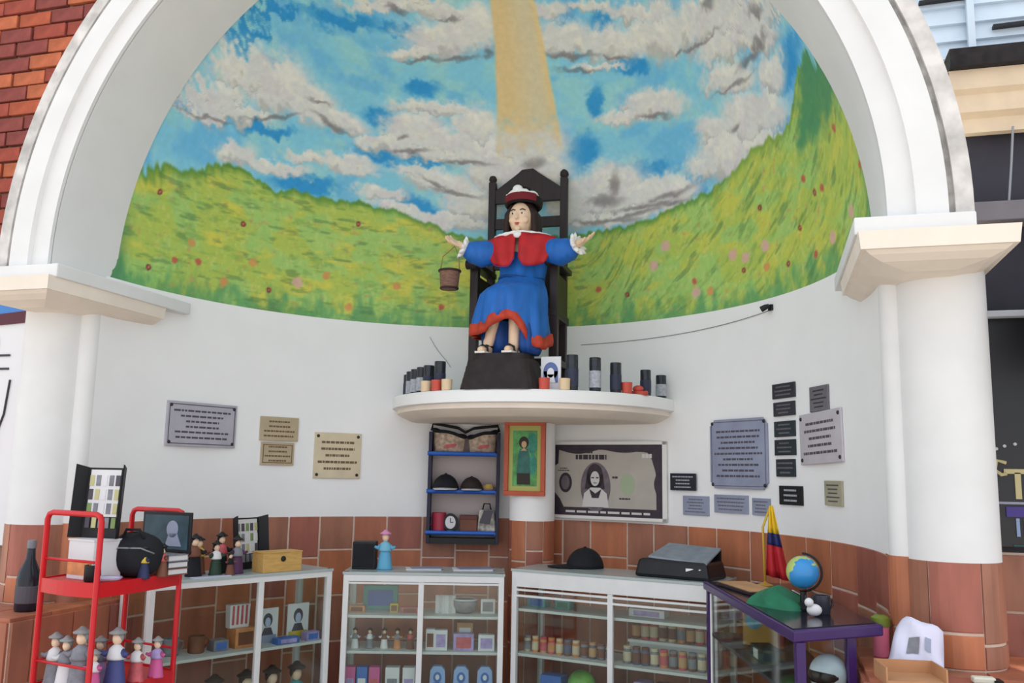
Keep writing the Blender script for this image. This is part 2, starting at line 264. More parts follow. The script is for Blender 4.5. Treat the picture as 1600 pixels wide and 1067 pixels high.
def blob(l, uu, vv, p=1.0):
    out = np.zeros_like(U); low = np.zeros_like(U)
    for cx, cy, ax, ay, bx, by in l:
        det = ax*by-ay*bx
        if abs(det) < 1e-7: continue
        dx = uu-cx; dy = vv-cy
        s = (dx*by-dy*bx)/det; t = (dy*ax-dx*ay)/det       # t grows downwards
        d = np.exp(-(s*s+t*t)*p)
        low = np.where(d > out, t, low); out = np.maximum(out, d)
    return out, low
sky = C(142, 214, 240)*np.ones(U.shape+(1,))
sky = mixc(sky, C(160, 222, 232), sm(w1, .45, .65)); sky = mixc(sky, C(112, 192, 240), sm(fbm(px*4+9, py*5, 21), .5, .7)*.7)
bl, _ = blob(BLUES, Uw, Vw, .9); sky = mixc(sky, C(44, 150, 222), sm(bl, .15, .8)*.85)
cl, low = blob(CLOUDS, Uw, Vw, .75)
dens = sm(cl+(w3-.5)*.12+(w2-.5)*.2, .14, .68)
ccol = C(234, 231, 227)*np.ones(U.shape+(1,)); ccol = mixc(ccol, C(244, 238, 226), sm(w2, .5, .66)); ccol = mixc(ccol, C(230, 220, 224), sm(fbm(px*8, py*9+4, 31), .52, .68)*.6)
ccol = mixc(ccol, C(168, 166, 168), sm(low+(w2-.5)*1.6, .3, 1.0)*.5); ccol = mixc(ccol, C(250, 246, 240), sm(-low+(w2-.5)*1.4, .15, .9)*.6)
img = mixc(sky, ccol, dens*.95)
dk, _ = blob(DARKS, U+((w3-.5)*.02+(w2-.5)*.03)*QY, V+(w2-.5)*.022, 1.0)
img = mixc(img, C(112, 104, 108), sm(dk+(w3-.5)*.2, .15, 1.0)*.6)
# beam of light
bu0 = np.interp(V, [.55, .606, .782, .919, 1], [-.14, -.133, -.087, -.036, -.0]); bu1 = np.interp(V, [.55, .582, .768, .906, 1], [.116, .115, .108, .116, .07])
beam = sm(U-bu0, 0, .014)*sm(bu1-U, 0, .014)
bc = mixc(C(236, 208, 154)*np.ones(U.shape+(1,)), C(228, 214, 178), sm((U-bu0)/(bu1-bu0+1e-6), .2, .7)); bc = mixc(bc, C(246, 212, 146), sm((U-bu0)/(bu1-bu0+1e-6), .78, .95)*.7)
img = mixc(img, bc, beam*sm(V+(w2-.5)*.12, .56, .70))
# hills
hx = np.array([h[0] for h in HILL]); hy = np.array([h[1] for h in HILL]); hx = np.concatenate([[-1.], hx, [1.]]); hy = np.concatenate([[hy[0]-.02], hy, [.42]])
hv = np.interp(U, hx, hy)+(fbm(px*28, py*0+2, 41, 3)-.5)*.022
g = sm(hv-V, -.004, .006); d = hv-V
rgt = sm(U, .12, .4); ca_, sa_ = math.cos(.62), math.sin(.62)
S1 = px*(1-rgt)+(px*ca_+py*sa_)*rgt; N1 = py*(1-rgt)+(-px*sa_+py*ca_)*rgt
g1 = fbm(S1*5, N1*12, 51); g2 = fbm(S1*10, N1*34, 52, 3); g3 = fbm(px*46, py*30, 53, 3)
gr = C(186, 206, 98)*np.ones(U.shape+(1,)); gr = mixc(gr, C(228, 216, 92), sm(g1, .46, .68)*np.where(U < .1, .75, .5)); gr = mixc(gr, C(166, 212, 124), sm(fbm(px*5+3, py*8, 54), .48, .64)*.75)
gr = mixc(gr, C(130, 170, 88), sm(g2, .54, .8)*.5); gr = mixc(gr, C(212, 220, 134), sm(g3, .55, .8)*.45)
bot = sm(fbm(px*18, py*8, 55)-V*6.0, .0, .55); gr = mixc(gr, C(92, 160, 108), bot*.75)
dot = fbm(px*30, py*34, 57, 2); gr = mixc(gr, C(212, 160, 110), sm(dot, .76, .86)*.55); gr = mixc(gr, C(92, 134, 84), sm(fbm(S1*7+5, N1*26, 58), .60, .76)*.5)
gr = mixc(gr, C(88, 144, 66), sm(-d, -.03, -.0)*np.where(U < .62, .8, .5))
gr = mixc(gr, C(74, 146, 104), sm(U+(w2-.5)*.03, .85, .875)*sm(V+(w2-.5)*.08, .30, .38)*.85)
gr = mixc(gr, C(66, 132, 104), sm(np.abs(A), 1.47, 1.56)*sm(-V, -.3, -.05)*.8)
FC = {'d': C(140, 60, 56), 'r': C(204, 100, 84), 'o': C(222, 158, 96), 'p': C(226, 182, 170)}
for fx, fy, r, k in FLOWERS:
    fyy = math.sqrt(max(0, 1-fx*fx-fy*fy)); r3 = {'d': .0095, 'r': .011, 'o': .014, 'p': .018}[k]
    q = ((U-fx)**2+(V-fy)**2+(np.cos(A)*np.cos(E)-fyy)**2)/(r3*r3)
    gr = mixc(gr, FC[k], sm(-q-(w3-.5)*1.2, -1.4, -.5)*.9)
    if k == 'd': gr = mixc(gr, C(205, 140, 120), sm(-q, -.2, -.05))
img = mixc(img, gr, g)
vX = AX*U; vY = CY+AY*np.cos(A)*np.cos(E); vZ = ZS+AX*V
co = np.stack([vX, vY, vZ], -1).reshape(-1, 3)
me = bpy.data.meshes.new('wall_mural')
ii = (np.arange(NE-1)[:, None]*NA+np.arange(NA-1)[None]).reshape(-1)
quads = np.stack([ii, ii+NA, ii+NA+1, ii+1], -1)
me.vertices.add(len(co)); me.vertices.foreach_set('co', co.ravel())
me.loops.add(quads.size); me.loops.foreach_set('vertex_index', quads.ravel().astype(np.int32))
me.polygons.add(len(quads)); me.polygons.foreach_set('loop_start', (np.arange(len(quads))*4).astype(np.int32))
me.update(calc_edges=True); me.validate()
me.polygons.foreach_set('use_smooth', [True]*len(me.polygons))
ca = me.color_attributes.new('paint', 'FLOAT_COLOR', 'POINT')
rgba = np.concatenate([srgb2lin(np.clip(img, 0, 1)), np.ones(U.shape+(1,))], -1).reshape(-1, 4)
if len(me.vertices) == len(rgba): ca.data.foreach_set('color', rgba.astype(np.float32).ravel())
m = bpy.data.materials.new('mural_paint'); m.use_nodes = True; nt = m.node_tree; bs = nt.nodes['Principled BSDF']; bs.inputs['Roughness'].default_value = .55; bs.inputs['Specular IOR Level'].default_value = .25
at = nt.nodes.new('ShaderNodeVertexColor'); at.layer_name = 'paint'
nz = nt.nodes.new('ShaderNodeTexNoise'); nz.inputs['Scale'].default_value = 26; nz.inputs['Detail'].default_value = 4
tc = nt.nodes.new('ShaderNodeTexCoord'); nt.links.new(tc.outputs['Object'], nz.inputs['Vector'])
mr = nt.nodes.new('ShaderNodeMapRange'); mr.inputs[1].default_value = .3; mr.inputs[2].default_value = .7; mr.inputs[3].default_value = .95; mr.inputs[4].default_value = 1.05
sc = nt.nodes.new('ShaderNodeVectorMath'); sc.operation = 'SCALE'
nt.links.new(nz.outputs['Fac'], mr.inputs[0]); nt.links.new(at.outputs[0], sc.inputs[0]); nt.links.new(mr.outputs[0], sc.inputs['Scale']); nt.links.new(sc.outputs[0], bs.inputs['Base Color'])
me.materials.append(m)
mo = bpy.data.objects.new('wall_mural', me); COL.objects.link(mo)
tag(mo, 'half dome painted with a blue cloudy sky, light beam and flowering green hills', kind='structure')

# arch: mouldings swept round the half circle
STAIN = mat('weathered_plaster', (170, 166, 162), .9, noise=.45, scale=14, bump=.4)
SOFF = mat('soffit_plaster', (226, 225, 224), .8, noise=.03, scale=3)
def sweep(prof, name, m, parent, n=96):          # prof: closed list of (radius, y)
    b = MB(); k = len(prof)
    rows = [[(r*math.cos(math.pi*i/n), y, ZS-.025+r*math.sin(math.pi*i/n)) for r, y in prof] for i in range(n+1)]
    rows = [[(x, y, z-.03) for x, y, z in rows[0]]]+rows+[[(x, y, z-.03) for x, y, z in rows[-1]]]; n += 2      # short stilts down to the capitals
    b.grid(rows, close=True); b.f += [tuple(range(k-1, -1, -1)), tuple(range(n*k, (n+1)*k))]; b.mi += [0, 0]
    return b.build(name, m, parent, smooth='auto', world=True)
arch = thing('trim_1', 'white moulded arch framing the painted niche', None, (0, 0, ZS), kind='structure')
sweep([(2.0, .02), (2.0, .50), (2.05, .50), (2.05, .02)], 'soffit', SOFF, arch)
sweep([(2.0, .0), (2.0, .025), (2.11, .025), (2.11, .012), (2.10, .0)], 'inner_band', DIMW, arch)
sweep([(2.10, -.03), (2.10, .40), (2.215, .40), (2.215, -.03)], 'outer_band', DIMW, arch)
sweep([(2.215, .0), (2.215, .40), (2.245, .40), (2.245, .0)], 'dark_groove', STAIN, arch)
sweep([(2.24, -.02), (2.24, .42), (2.305, .42), (2.305, -.02)], 'weathered_rim', mat('weathered_rim', (205, 200, 196), .9, noise=.3, scale=10, bump=.3), arch)

# ------------------------------------------------------------------ columns with capitals, tile bases and plinths
CREAM = mat('cream_plaster', (240, 228, 214), .8, noise=.05, scale=5)
def curved_tile(cx, cy, r, a0, a1, z0, z1, parent, m):
    t = MB(); rws = []
    for q, z in ((r+.0, z0+.006), (r+.003, z0+.009), (r+.003, z1-.009), (r+.0, z1-.006), (r-.01, z1-.006), (r-.01, z0+.006), (r+.0, z0+.006)):
        rws.append([(cx+q*math.cos(a0+(a1-a0)*k/5), cy+q*math.sin(a0+(a1-a0)*k/5), z) for k in range(6)])
    t.grid(rws); t.f += [tuple(x*6 for x in range(5, -1, -1)), tuple(x*6+5 for x in range(6))]; t.mi += [0, 0]
    t.build('tile', m, parent, world=True)
def column(sg, label):
    cx, cy, r = sg*2.235, .38, .175
    c = thing('column', label, 'column', (cx, cy, 0))
    b = MB(); b.lathe([(r, ZT-.01), (r, 2.46)], (cx, cy, 0), 40); b.build('shaft', DIMW, c, smooth='auto', world=True)
    b = MB(); b.lathe([(r-.004, .86), (r-.004, ZT-.008)], (cx, cy, 0), 40); b.build('mortar_bed', GROUT, c, world=True)
    # staggered curved tiles
    st = [0, .95, 2.0, 2.95, 4.0, 5.1, 2*math.pi] if sg > 0 else [0.5, 1.5, 2.5, 3.5, 4.5, 5.6, .5+2*math.pi]
    for i in range(6):
        z1 = ZT-.004; h = (.27, .31)[i % 2]
        while z1 > .91:
            z0 = max(z1-h, .90); curved_tile(cx, cy, r, st[i]+.02-.0, st[i+1]-.02, z0, z1, c, TILES[(i*2+int(z1*10)) % 4]); z1 = z0; h = .3
    # capital: lower flaring slab and upper block, running back into the wall
    x0, x1 = 1.90, 2.42
    b = MB()
    def ring(z, g): return [(sg*(x0-g), -.09-g, z), (sg*(x1+g), -.09-g, z), (sg*(x1+g), .80, z), (sg*(x0-g), .80+0*g, z)]
    rr = [ring(2.42, -.17), ring(2.428, -.13), ring(2.44, -.07), ring(2.46, -.025), ring(2.475, -.005), ring(2.475, .012), ring(2.545, .02), ring(2.55, .0), ring(2.55, -.05)]
    b.grid(rr, close=True); k = len(b.v); b.f += [(3, 2, 1, 0), (k-4, k-3, k-2, k-1)]; b.mi += [0, 0]
    b.build('capital_slab', CREAM, c, world=True)
    b = MB(); b.box((sg*2.085, .475, 2.575), (.43, 1.09, .07)); b.build('capital_block', DIMW, c, world=True, bevel=.006)
    # plinth with tile cladding
    px0, px1, py0, py1 = 1.86, 2.52, -.16, .62
    b = MB(); b.box((sg*(px0+px1)/2, (py0+py1)/2, .44), (px1-px0, py1-py0, .88)); b.build('plinth', GROUT, c, world=True)
    for zi in range(3):
        z0 = zi*.295+.004; z1 = z0+.287
        off = 0 if zi % 2 else .13
        for (p, q, face) in (((px0, py0), (px1, py0), 0), ((px0, py0), (px0, py1), 1)):
            L = math.hypot(q[0]-p[0], q[1]-p[1]); s = -off
            while s < L-.02:
                s0, s1 = max(s, 0)+.004, min(s+.26, L)-.004
                if s1-s0 > .03:
                    t = MB()
                    if face == 0: t.box((sg*(p[0]+(s0+s1)/2), py0-.004, (z0+z1)/2), (s1-s0, .02, z1-z0))
                    else: t.box((sg*(px0-.004), p[1]+(s0+s1)/2, (z0+z1)/2), (.02, s1-s0, z1-z0))
                    t.build('tile', TILES[random.randrange(4)], c, world=True, bevel=.002)
                s += .26
    nx, ny = 3, 3
    for i in range(nx):
        for j in range(ny):
            w = (px1-px0)/nx; d = (py1-py0)/ny
            t = MB(); t.box((sg*(px0+w*(i+.5)), py0+d*(j+.5), .889), (w-.008, d-.008, .02)); t.build('tile', TILES[(i+j*2) % 4], c, world=True, bevel=.002)
    return c
column(-1, 'white round column under the arch foot beside the red wire rack')
column(1, 'white round column under the arch foot beside the black shop panel')

# ------------------------------------------------------------------ shelf and pedestal under the statue
SHX, SHY, SHZ = -.04, 2.47, 2.11
def half(r, n=40): return [(SHX-r*math.cos(math.pi*i/n), SHY-r*1.02*math.sin(math.pi*i/n)) for i in range(n+1)]
ws = thing('wall_shelf', 'white half-round plaster shelf carrying the seated statue', 'shelf', (SHX, SHY-.4, 1.95))
def half_slab(prof, name, m):
    b = MB(); rows = [[(x, y, z) for x, y in half(r)] for r, z in prof]; b.grid(rows)
    k = len(rows[0]); n = len(rows); b.f += [tuple(range(k)), tuple(range(n*k-1, (n-1)*k-1, -1)), tuple([r*k for r in range(n-1, -1, -1)]+[r*k+k-1 for r in range(n)])]; b.mi += [0, 0, 0]
    return b.build(name, m, ws, smooth='auto', world=True)
half_slab([(.985, 2.03), (1.0, 2.035), (1.0, 2.10), (.99, SHZ)], 'shelf_slab', WHITE)
half_slab([(.85, 1.955), (.88, 1.96), (.945, 1.99), (.965, 2.0), (.965, 2.03)], 'shelf_moulding', CREAM)
pd_ = thing('pedestal', 'white half-round pier with tiled base under the shelf', 'pedestal', (-.035, 2.36, 0))
b = MB(); b.lathe([(.155, ZT-.01), (.155, 1.96)], (-.035, 2.38, 0), 32); b.build('shaft', WHITE, pd_, smooth='auto', world=True)
b = MB(); b.lathe([(.151, 0), (.151, ZT-.008)], (-.035, 2.38, 0), 32); b.build('mortar_bed', GROUT, pd_, world=True)
for i in range(4):
    z1 = ZT-.004; h = (.20, .27)[i % 2]
    a0 = math.pi+.0+i*math.pi/4
    while z1 > .1:
        z0 = max(z1-h, 0); curved_tile(-.035, 2.38, .155, a0+.03, a0+math.pi/4-.03, z0, z1, pd_, TILES[(i+int(z1*7)) % 4]); z1 = z0; h = .3

# ------------------------------------------------------------------ buildings beside the niche
YF = .62
bw = thing('wall_left', 'red brick house wall behind the arch', None, (-4, YF+.1, 0), kind='structure')
b = MB(); b.box((-4.1, YF+.12, 3.2), (3.8, .2, 6.4)); b.build('mortar_bed', mat('brick_mortar', (158, 128, 112), .95, noise=.15, scale=12), bw, world=True)
BR = [mat('brick_a', (168, 84, 58), .9, noise=.25, scale=14, bump=.3), mat('brick_b', (150, 70, 56), .9, noise=.25, scale=14, bump=.3), mat('brick_c', (178, 98, 66), .9, noise=.25, scale=14, bump=.3), mat('brick_d', (132, 66, 60), .9, noise=.25, scale=14, bump=.3)]
bb = MB(); bb.box((0, 0, 0), (.235, .03, .085)); brick0 = bb.build('brick', BR[0], bw, world=False, bevel=.004)
first = True
for r in range(24):
    z = 2.72+r*.099
    for i in range(5):
        x = -3.5+i*.25+(r % 2)*.125
        if x > -2.25: continue
        if first: o = brick0; first = False
        else: o = brick0.copy(); o.data = brick0.data; COL.objects.link(o)
        o.location = (x+4+random.uniform(-.006, .006), -.1+random.uniform(-.006, .004), z+random.uniform(-.004, .004))
        o.material_slots[0].link = 'OBJECT'; o.material_slots[0].material = BR[random.randrange(4)]
# sign board on that wall
sb = thing('sign_board', 'blue and white sign board with a dark red stripe beside the column', 'sign', (-3.0, YF-.02, 0))
b = MB(); b.box((-3.0, YF-.02, 1.9), (.72, .05, 1.5)); b.build('board', mat('sign_white', (232, 230, 232), .5), sb, world=True, bevel=.004)
b = MB(); b.rect(-3.36, 2.47, -2.64, 2.65, YF-.052, YF-.04); b.build('blue_field', mat('sign_blue', (70, 130, 200), .5), sb, world=True)
b = MB(); b.plate([(-3.36, 2.40), (-2.64, 2.44), (-2.64, 2.51), (-3.36, 2.46)], YF-.056, YF-.04); b.build('stripe', mat('sign_maroon', (88, 34, 48), .5), sb, world=True)
b = MB()
for z in (2.24, 2.16): b.rect(-3.3, z, -2.76, z+.012, YF-.052, YF-.04)
b.tube([(-2.74, YF-.05, 2.1), (-2.76, YF-.05, 1.9), (-2.83, YF-.05, 1.7)], .006, 6); b.disc(-2.9, 2.32, .05, .06, YF-.052, YF-.04)
b.build('drawn_lines', mat('sign_ink', (60, 58, 66), .6), sb, world=True)
b = MB(); b.rect(-3.1, 1.66, -2.78, 1.76, YF-.052, YF-.04); b.build('red_mark', mat('sign_red', (214, 90, 96), .6), sb, world=True)

rw = thing('wall_right', 'shop facade with tiled base, cream cornice and dark openings', None, (3.8, YF, 0), kind='structure')
b = MB(); b.box((4.1, YF+.15, 2.05), (3.4, .2, 4.1)); b.build('wall_mass', mat('facade_dark', (58, 56, 66), .8, noise=.1), rw, world=True)
for i in range(6):
    z1 = 1.31; h = (.24, .3)[i % 2]
    while z1 > .02:
        z0 = max(z1-h, 0); t = MB(); t.box((2.56+i*.24, YF+.045, (z0+z1)/2), (.228, .02, z1-z0-.012)); t.build('tile', TILES[(i+int(z1*9)) % 4], rw, world=True, bevel=.002); z1 = z0; h = .3
b = MB(); b.box((3.6, YF+.055, .65), (2.6, .02, 1.33)); b.build('mortar_bed', GROUT, rw, world=True)
b = MB(); b.box((3.7, YF-.02, 2.775), (2.7, .14, .085)); b.build('lintel', mat('lintel_grey', (122, 118, 124), .8, noise=.1), rw, world=True, bevel=.004)
b = MB(); rows = [[(x, YF-y, z) for x in (2.35, 5.3)] for y, z in ((.0, 3.15), (.03, 3.155), (.03, 3.22), (.065, 3.24), (.065, 3.32), (.09, 3.34), (.09, 3.43), (.0, 3.44))]
b.grid(rows); b.build('cornice', mat('cornice_cream', (226, 204, 176), .8, noise=.08), rw, world=True)
b = MB(); b.box((3.8, YF-.03, 3.475), (2.9, .2, .085)); b.build('eave_board', mat('eave_black', (40, 36, 38), .9, noise=.4, scale=20), rw, world=True)
ZINC = mat('blue_zinc', (208, 222, 236), .5, noise=.08, scale=6)
for k in range(12):       # horizontal lapped siding sheets
    b = MB(); z = 3.515+k*.085
    b.add([(2.2, YF-.03, z), (5.3, YF-.03, z), (5.3, YF-.005, z+.086), (2.2, YF-.005, z+.086), (2.2, YF+.02, z), (5.3, YF+.02, z), (5.3, YF+.02, z+.086), (2.2, YF+.02, z+.086)], [(0, 1, 2, 3), (7, 6, 5, 4), (0, 4, 5, 1), (3, 2, 6, 7), (0, 3, 7, 4), (1, 5, 6, 2)])
    b.build('siding_board', ZINC, rw, world=True)
b = MB(); b.box((2.46, YF-.045, 3.75), (.03, .03, .42)); b.build('siding_batten', ZINC, rw, world=True)
b = MB(); b.box((3.2, YF-.04, 3.655), (1.3, .03, .014), ry=-.02); b.box((2.35, YF-.04, 3.80), (.2, .03, .012), ry=-.02); b.build('siding_gap', BLACK, rw, world=True)
b = MB(); b.tube([(2.60, YF-.06, 3.16), (2.585, YF-.06, 3.0), (2.565, YF-.06, 2.82)], .005, 6)
tag(b.build('hanging_wire', mat('wire_grey', (150, 152, 160), .5)), 'thin pale wire hanging across the dark upper opening', 'wire')
# black shop panel with lettering
sp = thing('shop_panel', 'black shop window panel with gold and blue lettering', 'sign', (2.85, YF, 0))
b = MB(); b.box((2.95, YF+.02, 1.83), (1.0, .05, .98)); b.build('panel', mat('panel_black', (38, 38, 42), .35), sp, world=True, bevel=.003)
GOLD = mat('sign_gold', (196, 182, 136), .5); PBLUE = mat('sign_pale_blue', (140, 160, 196), .5); VIO = mat('sign_violet', (70, 54, 132), .5)
b = MB()
for i in range(12):
    a = math.pi*(1-i/11.); b.disc(2.61+.17*math.cos(a), 1.72+.055*math.sin(a), .007, .007, YF-.012, YF, 8)
b.build('dotted_arc', mat('sign_dots', (190, 190, 190), .5), sp, world=True)
b = MB(); b.tube([(2.50, YF-.012, 1.69), (2.465, YF-.012, 1.70), (2.455, YF-.012, 1.66), (2.48, YF-.012, 1.64), (2.50, YF-.012, 1.645)], .008, 6)
b.rect(2.49, 1.645, 2.60, 1.665, YF-.012, YF); b.rect(2.53, 1.54, 2.553, 1.65, YF-.012, YF)     # T
b.rect(2.62, 1.54, 2.643, 1.66, YF-.012, YF)                                                    # I
b.build('gold_letters', GOLD, sp, world=True)
b = MB(); b.rect(2.455, 1.518, 2.9, 1.528, YF-.012, YF); b.build('underline', mat('sign_rule', (150, 150, 170), .5), sp, world=True)
b = MB(); b.rect(2.49, 1.465, 2.59, 1.508, YF-.012, YF); b.build('violet_block', VIO, sp, world=True)
b = MB()
for x in (2.525, 2.555, 2.585, 2.625): b.rect(x, 1.385, x+.013, 1.46, YF-.012, YF)
b.build('blue_letters', PBLUE, sp, world=True)
b = MB(); b.rect(2.51, 1.345, 2.75, 1.350, YF-.012, YF); b.build('green_rule', mat('sign_green', (40, 90, 84), .5), sp, world=True)
# folded navy parasol beside the column
pr_ = thing('folded_parasol', 'folded dark navy parasol beside the capital of the column', 'parasol', (2.77, .28, 0))
b = MB(); rows = []
for r, z in ((.03, 2.62), (.10, 2.52), (.16, 2.40), (.19, 2.30), (.20, 2.22), (.18, 2.12), (.05, 2.10)):
    rows.append([(2.77+r*(1+.16*math.cos(7*a))*math.cos(a), .28+r*(1+.16*math.cos(7*a))*math.sin(a), z) for a in [2*math.pi*k/56 for k in range(56)]])
b.grid(rows, close=True); b.build('canopy', mat('navy_cloth', (34, 36, 58), .8, noise=.25, scale=12), pr_, smooth=True, world=True)
b = MB(); b.tube([(2.77, .28, .03), (2.77, .28, 2.66)], .018, 10); b.build('pole', OFFWHITE, pr_, world=True)
b = MB(); b.lathe([(.2, 0), (.2, .05), (.04, .07), (.03, .2)], (2.77, .28, 0), 20); b.build('foot', BLACK, pr_, world=True)
b = MB(); b.box((2.5, YF-.04, 2.325), (.25, .05, .028)); tag(b.build('window_bar', mat('bar_white', (206, 208, 214), .5), bevel=.004), 'short white bar on the dark wall beside the column', 'bar')

# ------------------------------------------------------------------ throne
th = thing('wooden_throne', 'tall dark wooden throne with pointed back behind the statue', 'chair', (-.05, 2.03, SHZ))
YB, YFr = 2.22, 1.87
for x in (-.315, .205):
    b = MB(); b.box((x, YB, (SHZ+3.66)/2), (.05, .05, 3.66-SHZ)); b.lathe([(.02, 3.66), (.032, 3.68), (.03, 3.70), (.012, 3.725)], (x, YB, 0), 12); b.build('back_post', DARKWOOD, th, world=True, bevel=.004)
for x in (-.315, .225):
    b = MB(); b.box((x, YFr, (SHZ+2.96)/2), (.055, .055, 2.96-SHZ)); b.build('front_leg', DARKWOOD, th, world=True, bevel=.004)
    b = MB(); b.box((x, (YB+YFr)/2-.03, 2.975), (.075, YB-YFr+.09, .035)); b.tube([(x-.038, YFr-.075, 2.965), (x+.038, YFr-.075, 2.965)], .032, 12); b.build('armrest', DARKWOOD, th, world=True, bevel=.004)
    b = MB(); b.box((x, (YB+YFr)/2, 2.33), (.035, YB-YFr, .04)); b.build('side_stretcher', DARKWOOD, th, world=True)
    b = MB(); b.box((x-.0, (YB+YFr)/2, 2.78), (.02, YB-YFr, .26)); b.build('side_panel', DARKWOOD, th, world=True)
b = MB(); b.plate([(-.30, 3.50), (.19, 3.50), (.19, 3.59), (.02, 3.71), (-.055, 3.775), (-.13, 3.71), (-.30, 3.59)], YB-.018, YB+.018); b.build('pediment', DARKWOOD, th, world=True, bevel=.004)
for z, h in ((3.35, .075), (3.05, .06)):
    b = MB(); b.box((-.055, YB, z), (.49, .028, h)); b.build('back_rail', DARKWOOD, th, world=True, bevel=.003)
for x in (-.2, -.055, .09):
    b = MB(); b.box((x, YB, 2.86), (.09, .02, .34)); b.build('back_slat', DARKWOOD, th, world=True)
b = MB(); b.box((-.05, (YB+YFr)/2, 2.64), (.58, YB-YFr+.06, .05)); b.build('seat', DARKWOOD, th, world=True, bevel=.005)
b = MB(); b.box((-.05, YFr, 2.32), (.54, .03, .045)); b.build('front_stretcher', DARKWOOD, th, world=True)
# stepped dark base under the feet
sb_ = thing('plinth_block', 'dark brown ribbed block under the feet of the statue', 'base', (-.03, 1.62, SHZ))
bm_ = mat('base_brown', (44, 36, 38), .7, noise=.3, scale=16)
for k in range(6):
    b = MB(); w = .51-.018*k-(.05 if k == 5 else 0); d = .36-.014*k; n = 28; z = SHZ+k*.037
    pts = [(-.035+w/2*math.copysign(abs(math.cos(a))**.5, math.cos(a)), 1.63+d/2*math.copysign(abs(math.sin(a))**.5, math.sin(a))) for a in [2*math.pi*i/n for i in range(n)]]
    b.prism(pts, z, z+.0375, .03); b.build('base_layer', bm_, sb_, world=True)
TOPB = SHZ+6*.037

# ------------------------------------------------------------------ seated statue
st = thing('statue', 'seated child statue in blue robe and red cape with arms spread', 'statue', (.02, 1.75, TOPB))
def capsule(b, p, q, r0, r1, n=12):
    p = Vector(p); q = Vector(q); d = (q-p)
    b.tube([p, p+d*.25, p+d*.5, p+d*.75, q], [r0, r0*.75+r1*.25, (r0+r1)/2, r0*.25+r1*.75, r1], n); b.ball(p, r0, n, 8); b.ball(q, r1, n, 8)
b = MB()
HX, HY, HZ = .028, 1.765, 3.245
b.ball((HX, HY, HZ), (.083, .095, .112), 24, 16); b.ball((HX-.004, HY-.028, HZ-.045), (.062, .066, .062), 20, 12)      # skull, jaw
b.ball((HX-.006, HY-.098, HZ-.018), (.012, .018, .014), 10, 8); capsule(b, (HX-.005, HY-.086, HZ+.02), (HX-.006, HY-.102, HZ-.014), .008, .011, 8)   # nose
b.ball((HX-.005, HY-.085, HZ-.085), (.022, .018, .016), 12, 8)                                          # chin
for s in (-1, 1):
    b.ball((HX+s*.04, HY-.075, HZ-.03), (.026, .02, .024), 12, 8)                                       # cheeks
    b.ball((HX+s*.083, HY+.005, HZ-.01), (.012, .02, .03), 10, 8)                                       # ears
capsule(b, (HX, HY+.01, HZ-.08), (HX, 1.80, 3.07), .042, .05)
capsule(b, (.03, 1.82, 3.02), (.02, 1.86, 2.78), .11, .11)                                              # trunk
capsule(b, (.02, 1.88, 2.76), (.02, 1.9, 2.74), .12, .12)
# arms and hands
def hand(b, w, d, up_, sp, s):
    w = Vector(w); d = Vector(d).normalized(); up_ = Vector(up_); up_ = (up_-d*up_.dot(d)).normalized(); side = d.cross(up_).normalized()
    capsule(b, w-d*.02, w+d*.012, .021, .024, 10)
    c = w+d*.035
    for k, L in enumerate((.050, .056, .052, .040)):                                                   # palm and four fingers
        o = (k-1.5)*.0165; base = c+side*o+d*.012
        capsule(b, w+side*o*.6, base, .0135, .0125, 8)
        k1 = base+d*L*.55+side*o*.25+up_*.004; k2 = k1+d*L*.5+side*o*.15+up_*.016
        capsule(b, base, k1, .0105, .0095, 8); capsule(b, k1, k2, .0095, .0075, 8)
    tb = w+side*sp*.026+d*.012; t1 = tb+d*.026+side*sp*.02+up_*.008; t2 = t1+d*.022+side*sp*.006+up_*.012
    capsule(b, w+d*.01, tb, .013, .012, 8); capsule(b, tb, t1, .0115, .0105, 8); capsule(b, t1, t2, .0105, .008, 8)
capsule(b, (-.11, 1.80, 3.04), (-.21, 1.75, 3.0), .048, .042); capsule(b, (-.21, 1.75, 3.0), (-.345, 1.69, 3.055), .04, .023)
hand(b, (-.36, 1.685, 3.07), (-1, -.25, .42), (.2, -.5, 1), -1, -1)
capsule(b, (.17, 1.80, 3.04), (.28, 1.75, 2.99), .048, .042); capsule(b, (.28, 1.75, 2.99), (.415, 1.69, 3.035), .04, .023)
hand(b, (.43, 1.685, 3.045), (1, -.25, .28), (-.2, -.5, 1), 1, 1)
# legs and feet
capsule(b, (-.05, 1.88, 2.74), (-.07, 1.60, 2.70), .075, .06); capsule(b, (-.07, 1.60, 2.70), (-.125, 1.60, 2.40), .05, .03)
capsule(b, (.07, 1.88, 2.74), (.055, 1.58, 2.70), .075, .06); capsule(b, (.055, 1.58, 2.70), (.045, 1.575, 2.385), .05, .034)
for x in (-.13, .04):
    capsule(b, (x, 1.60, TOPB+.03), (x-.012, 1.50, TOPB+.022), .03, .024); capsule(b, (x+.0, 1.60, TOPB+.05), (x, 1.60, 2.42), .03, .03)
body = b.build('body', SKIN, st, smooth=True, world=True)
rm = body.modifiers.new('remesh', 'REMESH'); rm.mode = 'VOXEL'; rm.voxel_size = .0045; rm.use_smooth_shade = True
sm_ = body.modifiers.new('smooth', 'SMOOTH'); sm_.factor = .5; sm_.iterations = 3
